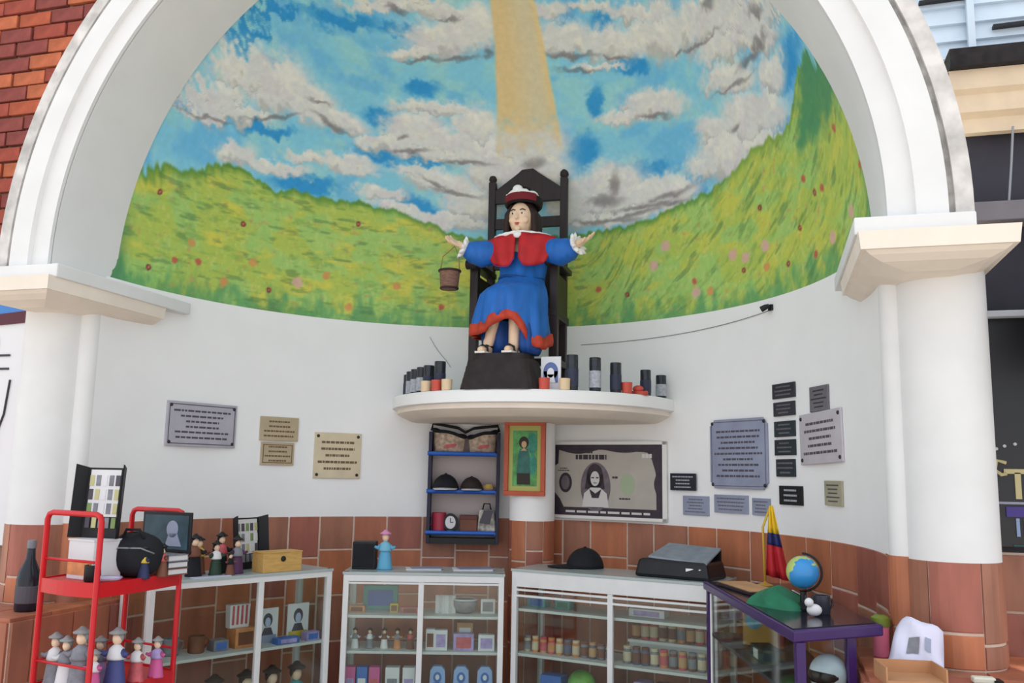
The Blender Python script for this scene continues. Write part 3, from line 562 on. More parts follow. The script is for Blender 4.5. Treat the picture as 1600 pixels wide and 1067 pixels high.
# face
EYW = mat('eye_white', (240, 236, 228), .3); EYD = mat('eye_dark', (52, 34, 26), .3); LIP = mat('lips', (196, 92, 84), .4); HAIR = mat('hair_brown', (46, 26, 20), .6, noise=.3, scale=30)
for s in (-1, 1):
    b = MB(); b.ball((HX-.004+s*.031, HY-.083, HZ+.012), (.013, .008, .008), 12, 8); e = b.build('eye', EYW, st, True, world=True)
    b = MB(); b.ball((HX-.006+s*.031, HY-.088, HZ+.012), (.0065, .006, .0065), 10, 6); b.build('iris', EYD, e, True)
    b = MB(); b.tube([(HX-.004+s*.015, HY-.089, HZ+.034), (HX-.004+s*.032, HY-.087, HZ+.04), (HX-.004+s*.05, HY-.076, HZ+.034)], .0035, 6); b.build('eyebrow', HAIR, st, True, world=True)
b = MB(); b.ball((HX-.006, HY-.094, HZ-.052), (.018, .006, .0045), 12, 6); b.ball((HX-.006, HY-.093, HZ-.06), (.014, .006, .005), 12, 6); b.build('mouth', LIP, st, True, world=True)
# hair: cap over the skull and long locks at the sides
b = MB(); n = 28
b.ball((HX+.002, HY+.022, HZ+.016), (.097, .096, .118), 24, 14)
for s in (-1, 1):
    for k in range(5):
        y = HY-.03+k*.026; x = HX+s*(.078+.006*math.sin(k*2.1))
        b.tube([(HX+s*.05, y, HZ+.08), (x+s*.008, y, HZ+.02), (x+s*.016, y-.004, HZ-.06), (x+s*.014, y-.006, HZ-.12), (x+s*.022, y-.012, HZ-.155)], [.02, .022, .022, .018, .006], 8)
b.build('hair', HAIR, st, True, world=True)
# hat: dark brim turned up with dark red lining, white plume
hat = MB(); rows = []
for r, z in ((.075, .03), (.105, .005), (.122, .02), (.128, .055), (.120, .062), (.10, .04), (.085, .07), (.07, .115), (.04, .135), (.005, .138)):
    rows.append([(HX+.006+r*math.cos(a), HY+.02+r*.95*math.sin(a), HZ+.068+z+.018*math.sin(a)*-1) for a in [2*math.pi*k/32 for k in range(32)]])
hat.grid(rows, close=True); hato = hat.build('hat', mat('hat_black', (30, 20, 24), .7), st, True, world=True)
b = MB(); b.grid([[(HX+.006+r*math.cos(a), HY+.02+r*.95*math.sin(a), HZ+.068+z-.018*math.sin(a)) for a in [math.pi*1.2+math.pi*.6*k/16 for k in range(17)]] for r, z in ((.1245, .018), (.1305, .055), (.1255, .066))])
b.build('hat_lining', mat('hat_red', (116, 22, 34), .7), st, True, world=True)
b = MB(); b.tube([(HX+.006+.112*math.cos(a), HY+.02+.106*math.sin(a), HZ+.068+.072-.018*math.sin(a)+.006*math.sin(k*1.7)) for k, a in enumerate([math.pi*1.1+math.pi*.8*k/14 for k in range(15)])], [.004+.009*math.sin(math.pi*k/14)+.003*(k % 2) for k in range(15)], 8)
b.ball((HX-.01, HY-.075, HZ+.175), (.035, .02, .03), 12, 8); b.build('hat_plume', mat('plume_white', (240, 236, 234), .8), st, True, world=True)
# robe
ROBE = mat('robe_blue', (34, 104, 188), .6, noise=.2, scale=10, stretch=(2, 2, .6)); REDC = mat('cape_red', (186, 30, 36), .6, noise=.15, scale=12); HEM = mat('hem_red', (186, 62, 40), .6, noise=.2, scale=20); LACE = mat('lace_white', (244, 242, 240), .8)
secs = [(3.09, .03, 1.82, .07, .06), (3.06, .03, 1.82, .155, .085), (2.98, .03, 1.815, .155, .10), (2.90, .03, 1.81, .145, .105), (2.84, .025, 1.80, .14, .115), (2.80, .02, 1.77, .155, .15), (2.755, .012, 1.72, .185, .20), (2.71, .005, 1.69, .205, .225), (2.63, .0, 1.675, .215, .215), (2.55, -.005, 1.67, .225, .205), (2.48, -.005, 1.67, .23, .20)]
def hemz(a):             # hem rises over the bare shin and falls at the sides
    x = math.cos(a); f = max(0, -math.sin(a)); return .085*f*math.exp(-((x-.12)/.45)**2)-.09*max(0, min(1, (x-.35)*2.2))*max(0, min(1, .8-math.sin(a)))
b = MB(); rows = []
for z, cx, cy, rx, ry in secs:
    row = []
    for k in range(80):
        a = 2*math.pi*k/80; w = max(0, min(1, (2.86-z)/.35)); fold = 1+w*(.06*math.sin(9*a+z*5)+.045*math.sin(15*a-z*9+1))+(1-w)*.012*math.sin(11*a)
        zz = z+(hemz(a)*min(1, max(0, (2.75-z)/.27)))
        row.append((cx+rx*fold*math.cos(a), cy+ry*fold*math.sin(a), zz))
    rows.append(row)
b.grid(rows, close=True); robe = b.build('robe', ROBE, st, True, world=True)
sol = robe.modifiers.new('thick', 'SOLIDIFY'); sol.thickness = .008
b = MB(); last = rows[-1]
b.grid([[(-.005+(x+.005)*s, 1.67+(y-1.67)*s, z+dz) for x, y, z in last] for s, dz in ((1.0, .05), (1.055, .046), (1.08, .0), (1.06, -.028), (1.0, -.026))], close=True); b.build('hem_trim', HEM, st, True, world=True)
# underskirt hanging on one side down to the base
b = MB(); b.grid([[(.135+rx*math.cos(a)*(1+.06*math.sin(8*a)), 1.63+ry*math.sin(a)*(1+.06*math.sin(8*a)), z) for a in [2*math.pi*k/40 for k in range(40)]] for z, rx, ry in ((2.55, .06, .10), (2.45, .075, .11), (2.38, .072, .11), (TOPB+.004, .055, .09), (TOPB+.004, .01, .01))], close=True); b.build('underskirt', mat('underskirt_blue', (22, 70, 142), .6, noise=.25, scale=12), st, True, world=True)
b = MB(); b.grid([[(-.08+rx*math.cos(a)*(1+.06*math.sin(8*a)), 1.70+ry*math.sin(a)*(1+.06*math.sin(8*a)), z) for a in [2*math.pi*k/40 for k in range(40)]] for z, rx, ry in ((2.55, .10, .09), (2.46, .12, .10), (2.40, .11, .09), (TOPB+.004, .10, .08), (TOPB+.004, .01, .01))], close=True); b.build('underskirt', MATS['underskirt_blue'], st, True, world=True)
# sash
b = MB(); b.tube([(.025+.146*math.cos(a), 1.80+.121*math.sin(a), 2.845+.012*math.sin(a*2)) for a in [2*math.pi*k/32 for k in range(32)]], .009, 8, closed=True); b.build('sash', mat('sash_blue', (18, 66, 134), .6), st, True, world=True)
# sleeves: wide, puffed
for s, pts in ((-1, [(-.09, 1.80, 3.05), (-.16, 1.77, 3.03), (-.23, 1.735, 3.015), (-.29, 1.715, 3.03), (-.325, 1.70, 3.045)]), (1, [(.15, 1.80, 3.05), (.22, 1.77, 3.03), (.30, 1.735, 3.0), (.36, 1.715, 3.015), (.395, 1.70, 3.028)])):
    b = MB(); b.tube(pts, [.064, .080, .088, .074, .05], 24); b.build('sleeve', ROBE, st, True, world=True)
    b = MB(); c = Vector(pts[-1]); d = (Vector(pts[-1])-Vector(pts[-2])).normalized(); pv = d.orthogonal().normalized(); q = d.cross(pv); rows = []
    for r, t in ((.03, -.01), (.05, .0), (.064, .012), (.07, .028), (.05, .03), (.026, .02)):
        rows.append([tuple(c+d*(t+.006*math.sin(10*a))+(pv*math.cos(a)+q*math.sin(a))*r*(1+.14*math.sin(10*a))) for a in [2*math.pi*k/60 for k in range(60)]])
    b.grid(rows, close=True); b.build('lace_cuff', LACE, st, True, world=True)
# cape: two rounded lappets over the shoulders, white collar
for s, x0, x1 in ((-1, .016, -.20), (1, .044, .262)):
    b = MB(); rows = []
    for j in range(9):
        v = j/8.; row = []
        for i in range(13):
            u = i/12.; wv = 1-.30*v**2.2; x = x0+(x1-x0)*u*wv; zt = 3.128-.022*u-.03*max(0, u-.75)*4*.25; L = .215*(1-.22*max(0, u-.35)**2/.42)*(.80+.20*min(1, u*5))
            y = 1.80-.105+.055*u**2.5-.006*math.sin(u*14)-.02*math.sin(math.pi*v*.55)-.012*v
            row.append((x, y-.016, zt-L*v))
        rows.append(row)
    b.grid(rows); c = b.build('cape', REDC, st, True, world=True); c.modifiers.new('thick', 'SOLIDIFY').thickness = .01
    b = MB(); b.tube([(x, y-.003, z) for x, y, z in rows[-1]], .004, 6); b.build('cape_piping', mat('piping_violet', (120, 48, 120), .6), st, True, world=True)
b = MB(); b.tube([(.03+rx*math.cos(a), 1.79+ry*math.sin(a), z) for a, rx, ry, z in [(2*math.pi*k/40, .185, .112, 3.135-.018*abs(math.cos(2*math.pi*k/40))) for k in range(40)]], [.011+.003*(k % 2) for k in range(40)], 8, closed=True)
b.lathe([(.185, 3.125), (.11, 3.15), (.05, 3.165)], (.03, 1.79, 0), 32, sy=.6, caps=False); b.ball((.028, 1.668, 3.115), (.028, .016, .022), 12, 8); b.build('collar', LACE, st, True, world=True)
# sandals
for x in (-.13, .04):
    b = MB(); b.prism([(x-.045, 1.475), (x+.02, 1.47), (x+.035, 1.54), (x+.034, 1.64), (x-.034, 1.64), (x-.046, 1.54)], TOPB+.0005, TOPB+.012)
    so = b.build('sandal', mat('sandal_white', (232, 226, 220), .5), st, world=True)
    b = MB(); b.tube([(x-.04, 1.52, TOPB+.01), (x-.038, 1.52, TOPB+.04), (x-.01, 1.52, TOPB+.056), (x+.022, 1.52, TOPB+.04), (x+.026, 1.52, TOPB+.01)], .007, 6)
    b.tube([(x-.034, 1.60, TOPB+.05), (x, 1.562, TOPB+.058), (x+.034, 1.60, TOPB+.05)], .007, 6)
    b.build('strap', BLACK, so, True)
# basket hanging at the statue's side from its wrist
bk = thing('basket', 'small brown basket hanging below the hand of the statue', 'basket', (-.43, 1.69, 2.78))
b = MB(); b.lathe([(.05, 0), (.058, .01), (.066, .11), (.072, .125), (.062, .125), (.056, .11), (.046, .02), (.002, .015)], (0, 0, 0), 24); b.build('bowl', mat('basket_brown', (132, 98, 84), .8, noise=.3, scale=40, stretch=(1, 1, 3)), bk, True)
b = MB(); b.tube([(.068*math.cos(a), .068*math.sin(a), .122) for a in [2*math.pi*k/24 for k in range(24)]], .008, 8, closed=True); b.tube([(.054*math.cos(a), .054*math.sin(a), .008) for a in [2*math.pi*k/24 for k in range(24)]], .008, 8, closed=True); b.build('rim', mat('basket_dark', (62, 46, 42), .8), bk, True)
b = MB(); b.tube([(-.066, 0, .12), (-.05, 0, .22), (0.03, 0, .285), (.06, 0, .22), (.066, 0, .12)], .004, 6); b.build('handle', mat('basket_handle', (150, 140, 90), .6), bk, True)

# ------------------------------------------------------------------ candles and cards on the shelf
CGLASS = mat('candle_glass_dark', (44, 48, 56), .25, noise=.3, scale=20); WAX = mat('wax', (232, 206, 170), .6); WAXR = mat('wax_red', (206, 84, 70), .5)
GREYL = mat('candle_label_grey', (176, 178, 188), .6, noise=.25, scale=60); NAVYL = mat('candle_label_navy', (52, 56, 78), .6)
def votive(x, y, r, h, label, lab=GREYL, cover=.6, group='tall candles on the shelf'):
    h *= .84
    t = thing('candle', label, 'candle', (x, y, SHZ), 0, group)
    b = MB(); b.lathe([(r*.9, 0), (r, .006), (r, h-.008), (r*.96, h), (r*.88, h), (r*.86, h-.03), (.001, h-.032)], n=18); b.build('glass', CGLASS, t, 'auto')
    b = MB(); b.lathe([(r+.001, h*.12), (r+.0015, h*.12+.002), (r+.0015, h*cover), (r+.001, h*cover+.002)], n=18, caps=False); b.build('paper_label', lab, t, True)
    b = MB(); b.tube([(0, 0, h-.034), (.002, 0, h-.012)], .002, 6); b.build('wick', BLACK, t)
    return t
def yfront(x, back): return SHY-1.02*math.sqrt(max(0, (1.0-back)**2-(x-SHX)**2))
specs = [(-.905, .035, .16, 'dark candle glass farthest out on the shelf end beside the statue', GREYL), (-.84, .034, .19, 'second candle glass from the outer end of the candle row', NAVYL), (-.775, .034, .2, 'third candle glass from the outer end of the candle row', GREYL), (-.705, .035, .205, 'fourth candle glass in the long row, with pale label', GREYL), (-.635, .035, .21, 'fifth candle glass in the long row of candles', GREYL), (-.565, .035, .215, 'sixth candle glass of the row, next to the cream tea light', NAVYL), (-.465, .036, .235, 'tallest dark candle glass of the row, nearest the ribbed base', NAVYL)]
for x, r, h, l, m_ in specs: votive(x, yfront(x, .10), r, h, l, m_)
for x, r, h, l, m_ in [(.40, .036, .26, 'tall black candle glass beside the picture card', NAVYL), (.525, .036, .25, 'candle glass with white saint picture label, right of the black one', GREYL), (.635, .035, .225, 'dark candle glass beside the red tea light', NAVYL), (.79, .034, .20, 'black candle glass in the pair at the shelf end', NAVYL), (.865, .034, .185, 'pale labelled candle glass at the very end of the shelf', GREYL)]:
    votive(x, yfront(x, .065), r, h, l, m_)
def tealight(x, y, wax, label):
    t = thing('tea_light', label, 'candle', (x, y, SHZ), 0, 'small cup candles on the shelf')
    b = MB(); b.lathe([(.026, 0), (.032, .004), (.034, .07), (.031, .07), (.029, .012), (.001, .012)], n=18); b.build('cup', wax, t, 'auto')
    b = MB(); b.lathe([(.029, .02), (.029, .05), (.002, .052)], n=16); b.build('wax', WAX, t, True)
    b = MB(); b.tube([(0, 0, .05), (.002, 0, .064)], .002, 6); b.build('wick', BLACK, t)
for x, m_, l in ((-.545, WAX, 'cream cup candle at the end of the dark candle row'), (-.455, WAXR, 'pinkish cup candle in front of the tallest dark candle'), (-.375, WAX, 'yellowish cup candle next to the ribbed base'), (.25, WAXR, 'red cup candle in front of the picture card'), (.365, WAX, 'pale cup candle between picture card and black candle'), (.70, WAXR, 'red cup candle between the dark candles near the shelf end')):
    tealight(x, yfront(x, .035), m_, l)
b = MB(); b.box((0, 0, .012), (.10, .06, .024)); b.ball((-.01, 0, .04), (.035, .025, .022), 14, 8)
t = thing('red_cloth', 'small crumpled red cloth on the shelf beside the red cup candle', 'cloth', (.765, yfront(.765, .04), SHZ)); b.build('folds', WAXR, t, True)
# picture card with a blue arch
t = thing('picture_card', 'white picture card with blue arch standing beside the statue base', 'card', (.27, 1.62, SHZ))
b = MB(); b.box((0, 0, .105), (.125, .014, .21)); b.build('card', mat('card_white', (226, 226, 232), .6), t, bevel=.002)
b = MB(); b.disc(0, .12, .045, .055, -.010, -.007); b.rect(-.045, .05, .045, .12, -.010, -.007); b.build('arch_print', mat('card_blue', (96, 116, 168), .6), t)
b = MB(); b.disc(0, .11, .022, .03, -.012, -.009); b.plate([(-.03, .05), (.03, .05), (.018, .10), (-.018, .10)], -.012, -.009); b.build('figure_print', mat('card_figure', (232, 234, 240), .6), t)

# ------------------------------------------------------------------ plaques on the curved wall
INK = mat('engraved_ink', (84, 78, 88), .6); INKB = mat('engraved_brown', (116, 90, 68), .6); PALEINK = mat('engraved_pale', (176, 180, 188), .5); SCREW = mat('screw_dark', (60, 56, 60), .4, .6)
def plaque(deg, z, w, h, m, ink, rows, label, screws=True, shape='rect', tilt=0, th=.012, group='plaques on the curved wall', seed=1, frame=None, ex=0):
    loc, rz = wall_frame(deg, z, w*w/16+ex)
    t = thing('wall_plaque', label, 'plaque', loc, rz, group); t.rotation_euler = (0, tilt, rz)
    b = MB()
    if shape == 'rect': pts = [(-w/2, -h/2), (w/2, -h/2), (w/2, h/2), (-w/2, h/2)]
    elif shape == 'notch':
        c = min(w, h)*.09; pts = [(-w/2+c, -h/2), (w/2-c, -h/2), (w/2-c*.7, -h/2+c*.7), (w/2, -h/2+c), (w/2, h/2-c), (w/2-c*.7, h/2-c*.7), (w/2-c, h/2), (-w/2+c, h/2), (-w/2+c*.7, h/2-c*.7), (-w/2, h/2-c), (-w/2, -h/2+c), (-w/2+c*.7, -h/2+c*.7)]
    b.plate(pts, -th, 0); b.build('plate', m, t, bevel=.0025)
    b = MB(); b.text_bars(w*.84, h*(.72 if screws else .8), rows, -th-.0012, -th+.001, seed, .36); b.build('lettering', ink, t)['kind'] = 'stuff'
    if frame:
        b = MB(); e = .012; x, zz = w/2-.014, h/2-.014
        for a0, a1, c0, c1 in ((-x, -zz, x, -zz+.005), (-x, zz-.005, x, zz), (-x, -zz, -x+.005, zz), (x-.005, -zz, x, zz)): b.rect(a0, a1, c0, c1, -th-.0014, -th+.001)
        b.build('border_line', frame, t)
    if screws:
        for sx in (-1, 1):
            for sz in (-1, 1):
                b = MB(); b.ball((sx*(w/2-.024), -th, sz*(h/2-.024)), (.011, .008, .011), 10, 6); b.build('screw', SCREW, t, True)
    return t
SILVER = mat('plaque_silver', (186, 182, 194), .4, .15, noise=.08); BRONZE = mat('plaque_brass', (190, 172, 142), .4, .15, noise=.12); CREAMP = mat('plaque_cream', (216, 200, 170), .5, noise=.08)
SLATE = mat('plaque_black', (46, 46, 56), .4, noise=.15); TEAL = mat('plaque_dark_green', (34, 48, 54), .4, noise=.15); BLUEG = mat('plaque_blue_grey', (152, 158, 182), .4, .1, noise=.1); PINKG = mat('plaque_pinkish_grey', (200, 194, 202), .4, .1, noise=.06); GREYP = mat('plaque_mid_grey', (112, 108, 116), .4, .1, noise=.15)
plaque(-68.7, 1.873, .50, .27, SILVER, INK, 6, 'wide silver plaque with dark screws, nearest the column by the red rack', seed=2, frame=INK)
plaque(-53.4, 1.876, .272, .158, BRONZE, INKB, 4, 'small brass plaque directly above a smaller brass plaque', screws=False, seed=3)
plaque(-53.5, 1.712, .235, .15, BRONZE, INKB, 4, 'smaller brass plaque directly under another brass plaque', screws=False, seed=4, frame=INKB)
plaque(-41.7, 1.712, .33, .31, CREAMP, INKB, 5, 'square cream plaque with four screws right of the brass pair', seed=5)
plaque(43.3, 1.754, .49, .42, BLUEG, INK, 9, 'large blue-grey plaque with notched corners and four screws', shape='notch', seed=6, frame=GREYP)
for z, h, w, m_, l, sd in ((2.103, .085, .213, SLATE, 'topmost dark plaque of the vertical row of five', 11), (2.0, .08, .2, SLATE, 'second dark plaque from the top of the vertical row', 12), (1.887, .088, .194, TEAL, 'middle dark green plaque of the vertical row of five', 13), (1.783, .088, .194, TEAL, 'fourth dark plaque from the top of the vertical row', 14), (1.669, .098, .175, TEAL, 'lowest dark plaque of the vertical row of five', 15)):
    plaque(54.6, z, w, h, m_, GREYP, 3, l, screws=False, seed=sd)
plaque(64.4, 2.030, .2, .135, GREYP, SLATE, 5, 'small mid-grey plaque above the pinkish plaque with screws', screws=False, seed=16)
plaque(65.0, 1.825, .46, .27, PINKG, INK, 5, 'wide pinkish-grey plaque with four screws and scripted lines', seed=17, tilt=-.03)
plaque(55.8, 1.518, .218, .105, mat('plaque_jet', (20, 22, 26), .35), PALEINK, 3, 'jet black plaque with pale writing below the vertical row', screws=False, seed=18)
plaque(67.9, 1.54, .2, .125, mat('plaque_khaki', (170, 164, 140), .5, noise=.15), INK, 5, 'small khaki plaque alone at the far end near the column', screws=False, seed=19)
plaque(30.4, 1.578, .2, .108, mat('plaque_night', (30, 30, 44), .35), PALEINK, 4, 'small black plaque beside the banknote poster', screws=False, seed=20, ex=.012)
plaque(33.0, 1.432, .205, .12, BLUEG, GREYP, 5, 'blue-grey plaque below the small black plaque', screws=False, seed=21)
plaque(41.1, 1.452, .28, .108, BLUEG, GREYP, 4, 'widest of three low blue-grey plaques, in their middle', screws=False, seed=22)
plaque(48.2, 1.445, .155, .098, BLUEG, GREYP, 4, 'narrow blue-grey plaque behind the tip of the flag', screws=False, seed=23)
# small lamp bracket and cable on the wall
loc, rz = wall_frame(51.7, 2.60)
t = thing('wall_spotlight', 'tiny dark spotlight on the wall below the mural edge', 'lamp', loc, rz)
b = MB(); b.box((0, -.008, 0), (.03, .016, .035)); b.tube([(0, -.01, 0), (0, -.04, -.005)], .005, 8); b.build('bracket', BLACK, t)
b = MB(); b.tube([(-.02, -.06, -.012), (.0, -.045, 0), (.02, -.035, .006)], [.018, .016, .011], 14); b.build('lamp_head', BLACK, t, 'auto')
b = MB(); b.tube([(*ell(51-i*2.4, .006), 2.585-.012*math.sin(i/18*math.pi)-.0035*i) for i in range(19)], .0025, 6)
tag(b.build('wall_cable', mat('cable_grey', (150, 148, 152), .6)), 'thin grey cable running along the wall from the spotlight', 'cable')
b = MB(); b.tube([(*ell(-24+i*.9, .006), 2.58-.045*i-.01*math.sin(i)) for i in range(6)], .002, 6)
tag(b.build('wall_cable', MATS['cable_grey']), 'short thin cord on the wall beside the throne', 'cable')

# ------------------------------------------------------------------ banknote poster
loc, rz = wall_frame(14.3, 1.578, .052)
t = thing('banknote_poster', 'large poster of a mock banknote with a portrait in white frame', 'poster', loc, rz)
W, H = .86, .52
NOTE = mat('note_paper', (182, 175, 166), .6, noise=.06, scale=8); NDK = mat('note_dark', (58, 48, 58), .6, noise=.2, scale=25); NMD = mat('note_mid', (112, 102, 108), .6, noise=.2, scale=25); NGR = mat('note_green', (166, 180, 150), .6); NLT = mat('note_light', (214, 210, 208), .6)
b = MB(); b.rect(-W/2, -H/2, W/2, H/2, -.012, 0); b.build('backing', OFFWHITE, t, bevel=.002)
b = MB()
for a0, a1, c0, c1 in ((-W/2, -H/2, W/2, -H/2+.02), (-W/2, H/2-.02, W/2, H/2), (-W/2, -H/2, -W/2+.012, H/2), (W/2-.03, -H/2, W/2, H/2)): b.rect(a0, a1, c0, c1, -.02, -.01)
b.build('frame', OFFWHITE, t)
b = MB(); b.rect(-W/2+.012, -H/2+.02, W/2-.03, H/2-.02, -.0125, -.011); b.build('paper', NOTE, t)
b = MB(); x0, x1, z0, z1 = -W/2+.012, W/2-.03, -H/2+.02, H/2-.02; y = (-.0132, -.0115)
zz = [z0+.055+(z1-.10-z0-.055)*k/16. for k in range(17)]; xx = [x1-.105-(x1-.105-x0-.05)*k/24. for k in range(25)]
inner = [(x1-.045-.035*sm(np.array((z-.02)/.16), 0, 1)-.016*max(0, math.cos((z+.02)*26)), z) for z in zz]+[(x, z1-.035-.028*math.sin(max(0, min(1, (x-x0-.05)/.30))*math.pi)-.02*math.sin(max(0, min(1, (x+.02)/.30))*math.pi)-.04*max(0, (x-.22)/.15)) for x in xx]+[(x0+.045, z1-.13), (x0+.012, z1-.15), (x0+.012, z0+.16), (x0+.06, z0+.11), (x0+.09, z0+.055)]
outer = [(x1, z) for z in zz]+[(x1-(x1-x0)*k/24., z1) for k in range(25)]+[(x0, z1-.13), (x0, z1-.15), (x0, z0+.16), (x0, z0+.11), (x0, z0)]
inner.append((x1-.06, z0+.055)); outer.append((x1, z0)); inner.append(inner[0]); outer.append(outer[0])
b.grid([[(float(p[0]), y[1], float(p[1])) for p in outer], [(float(p[0]), y[0], float(p[1])) for p in outer], [(float(p[0]), y[0], float(p[1])) for p in inner], [(float(p[0]), y[1], float(p[1])) for p in inner]])
b.build('dark_border', NDK, t)
b = MB(); b.text_bars(.42, .035, 1, -.0142, -.0125, 31, .9, -.12, z1-.085); b.text_bars(.05, .02, 1, -.0142, -.0125, 37, .9, -.13, z1-.05); b.text_bars(.1, .03, 2, -.0142, -.0125, 32, .4, -.33, .07); b.text_bars(.05, .02, 1, -.0142, -.0125, 33, .7, .06, .02); b.text_bars(.1, .02, 1, -.0142, -.0125, 34, .5, .13, -.12); b.build('lettering', NDK, t)['kind'] = 'stuff'
b = MB(); b.text_bars(.78, .018, 1, -.0145, -.0125, 35, .8, 0, z0+.026); b.text_bars(.1, .03, 1, -.0145, -.0125, 36, .9, x1-.11, z1-.075); b.build('pale_lettering', NLT, t)['kind'] = 'stuff'
b = MB(); b.disc(-.315, -.02, .05, .068, *y); b.build('seal_ring', NDK, t)
b = MB(); b.disc(-.315, -.02, .032, .048, -.0142, -.012); b.build('seal_centre', NMD, t)
b = MB(); b.disc(.15, -.025, .055, .07, *y); b.build('green_seal', NGR, t)
# portrait: oval, hair, face, jacket
b = MB(); b.disc(-.085, -.045, .112, .165, -.0134, -.0118, 40); b.build('portrait_oval', NMD, t)
b = MB(); b.disc(-.09, .025, .062, .085, -.0142, -.0125); b.plate([(-.165, -.06), (-.015, -.06), (-.03, .04), (-.15, .04)], -.0142, -.0125); b.build('portrait_hair', NDK, t)
b = MB(); b.plate([(-.185, -.18), (.015, -.18), (.0, -.09), (-.05, -.05), (-.12, -.05), (-.17, -.09)], -.015, -.0135); b.disc(-.088, .01, .034, .05, -.016, -.0135); b.build('portrait_face', NLT, t)
b = MB(); b.plate([(-.11, -.12), (-.06, -.12), (-.04, -.06), (-.085, -.09), (-.13, -.06)], -.017, -.0145); b.rect(-.115, .012, -.095, .02, -.017, -.0145); b.rect(-.08, .012, -.06, .02, -.017, -.0145); b.rect(-.1, -.022, -.075, -.017, -.017, -.0145); b.build('portrait_features', NDK, t)['kind'] = 'stuff'

# framed picture hung on the pedestal
t = thing('framed_picture', 'orange framed picture of a robed figure on yellow-green, hung on the pier', 'picture', (-.045, 2.222, 1.715), 0)
ORF = mat('frame_orange', (190, 88, 60), .5, noise=.12)
w, h = .285, .50
for nm, (a0, a1, c0, c1) in (('frame_rail', (-w/2, -h/2, w/2, -h/2+.032)), ('frame_rail', (-w/2, h/2-.032, w/2, h/2)), ('frame_stile', (-w/2, -h/2+.032, -w/2+.03, h/2-.032)), ('frame_stile', (w/2-.03, -h/2+.032, w/2, h/2-.032))):
    b = MB(); b.rect(a0, a1, c0, c1, -.03, 0); b.build(nm, ORF, t, bevel=.003)
b = MB(); b.rect(-w/2+.03, -h/2+.032, w/2-.03, h/2-.032, -.012, -.001); b.build('yellow_mat', mat('pic_yellow', (180, 182, 104), .6), t)
b = MB(); b.rect(-.085, -.185, .085, .185, -.014, -.011); b.build('green_ground', mat('pic_green', (92, 158, 92), .6, noise=.35, scale=22), t)
b = MB(); b.disc(.05, .1, .035, .07, -.0152, -.013); b.build('teal_foliage', mat('pic_teal', (60, 140, 120), .6, noise=.3, scale=30), t)
b = MB(); b.disc(.055, -.04, .028, .07, -.0156, -.013); b.build('teal_foliage', mat('pic_teal', (60, 140, 120), .6, noise=.3, scale=30), t)
b = MB(); b.plate([(-.055, -.16), (.04, -.16), (.035, .0), (.02, .06), (-.035, .06), (-.05, .0)], -.0164, -.014); b.build('robe_print', mat('pic_robe', (60, 112, 106), .6, noise=.3, scale=20), t)
b = MB(); b.plate([(-.052, -.175), (.04, -.175), (.036, -.10), (-.05, -.10)], -.0172, -.015); b.build('boot_print', mat('pic_dark', (50, 44, 36), .6), t)
b = MB(); b.disc(-.008, .105, .034, .04, -.0172, -.015); b.build('hair_print', MATS['pic_dark'], t)
b = MB(); b.disc(-.006, .092, .018, .023, -.018, -.016); b.plate([(-.03, .05), (.015, .05), (-.006, .07)], -.018, -.016); b.build('face_print', mat('pic_skin', (206, 170, 130), .6), t)

# ------------------------------------------------------------------ glass showcases
class Frame:
    def __init__(s, p0, p1):
        s.p0 = Vector(p0); d = Vector(p1)-s.p0; s.L = d.length; s.rz = math.atan2(d.y, d.x); s.X = d.normalized(); s.Y = Vector((-s.X.y, s.X.x))
    def at(s, u, v, z): q = s.p0+s.X*u+s.Y*v; return (q.x, q.y, z)
CASEW = mat('case_white', (228, 228, 228), .4, noise=.04, scale=10); SHELFM = mat('shelf_white', (206, 206, 204), .5); TOPG = mat('case_top_pale', (176, 186, 186), .25)
def showcase(fr, depth, zt, label, posts, fascia, shelves, rails=(), topm=TOPG):
    c = thing('glass_showcase', label, 'showcase', (fr.p0.x, fr.p0.y, 0), fr.rz, 'white framed glass showcases'); L = fr.L; w = .034
    for u in (w/2, L-w/2):
        for v in (w/2, depth-w/2):
            b = MB(); b.box((u, v, zt/2), (w, w, zt)); b.build('corner_post', CASEW, c, bevel=.003)
    for u in posts:
        b = MB(); b.box((u, w/2, zt/2), (w, w*.8, zt-.02)); b.build('middle_post', CASEW, c, bevel=.003)
    b = MB(); b.box((L/2, depth/2, zt-.008), (L+.01, depth+.01, .016)); b.build('top_panel', topm, c, bevel=.002)
    b = MB()
    for v in (w/2, depth-w/2): b.box((L/2, v, zt-.016-.015), (L-2*w, w, .03))
    for u in (w/2, L-w/2): b.box((u, depth/2, zt-.031), (w, depth-2*w, .03))
    b.build('top_frame', CASEW, c)
    if fascia:
        b = MB(); b.box((L/2, .006, zt-.016-fascia/2), (L-2*w+.02, .014, fascia)); b.build('fascia', CASEW, c, bevel=.002)
    for z in shelves:
        b = MB(); b.box((L/2, depth/2+.01, z-.008), (L-.02, depth-.05, .016)); b.build('shelf', SHELFM, c, bevel=.002)
    for z in rails:
        b = MB(); b.box((L/2, .012, z), (L-2*w, .016, .012)); b.build('door_rail', CASEW, c)
    b = MB(); b.box((L/2, depth/2, .05), (L-.02, depth-.02, .1)); b.build('kickboard', CASEW, c)
    us = [w]+[p for p in posts]+[L-w]
    for i in range(len(us)-1):
        b = MB(); b.box(((us[i]+us[i+1])/2, .02, (zt-.03-fascia+.1)/2), (us[i+1]-us[i]-.004, .005, zt-.03-fascia-.1)); b.build('glass_pane', GLASS, c)
    for u in (.012, L-.012):
        b = MB(); b.box((u, depth/2, zt/2+.03), (.005, depth-2*w, zt-.12)); b.build('glass_side', GLASS, c)
    return c
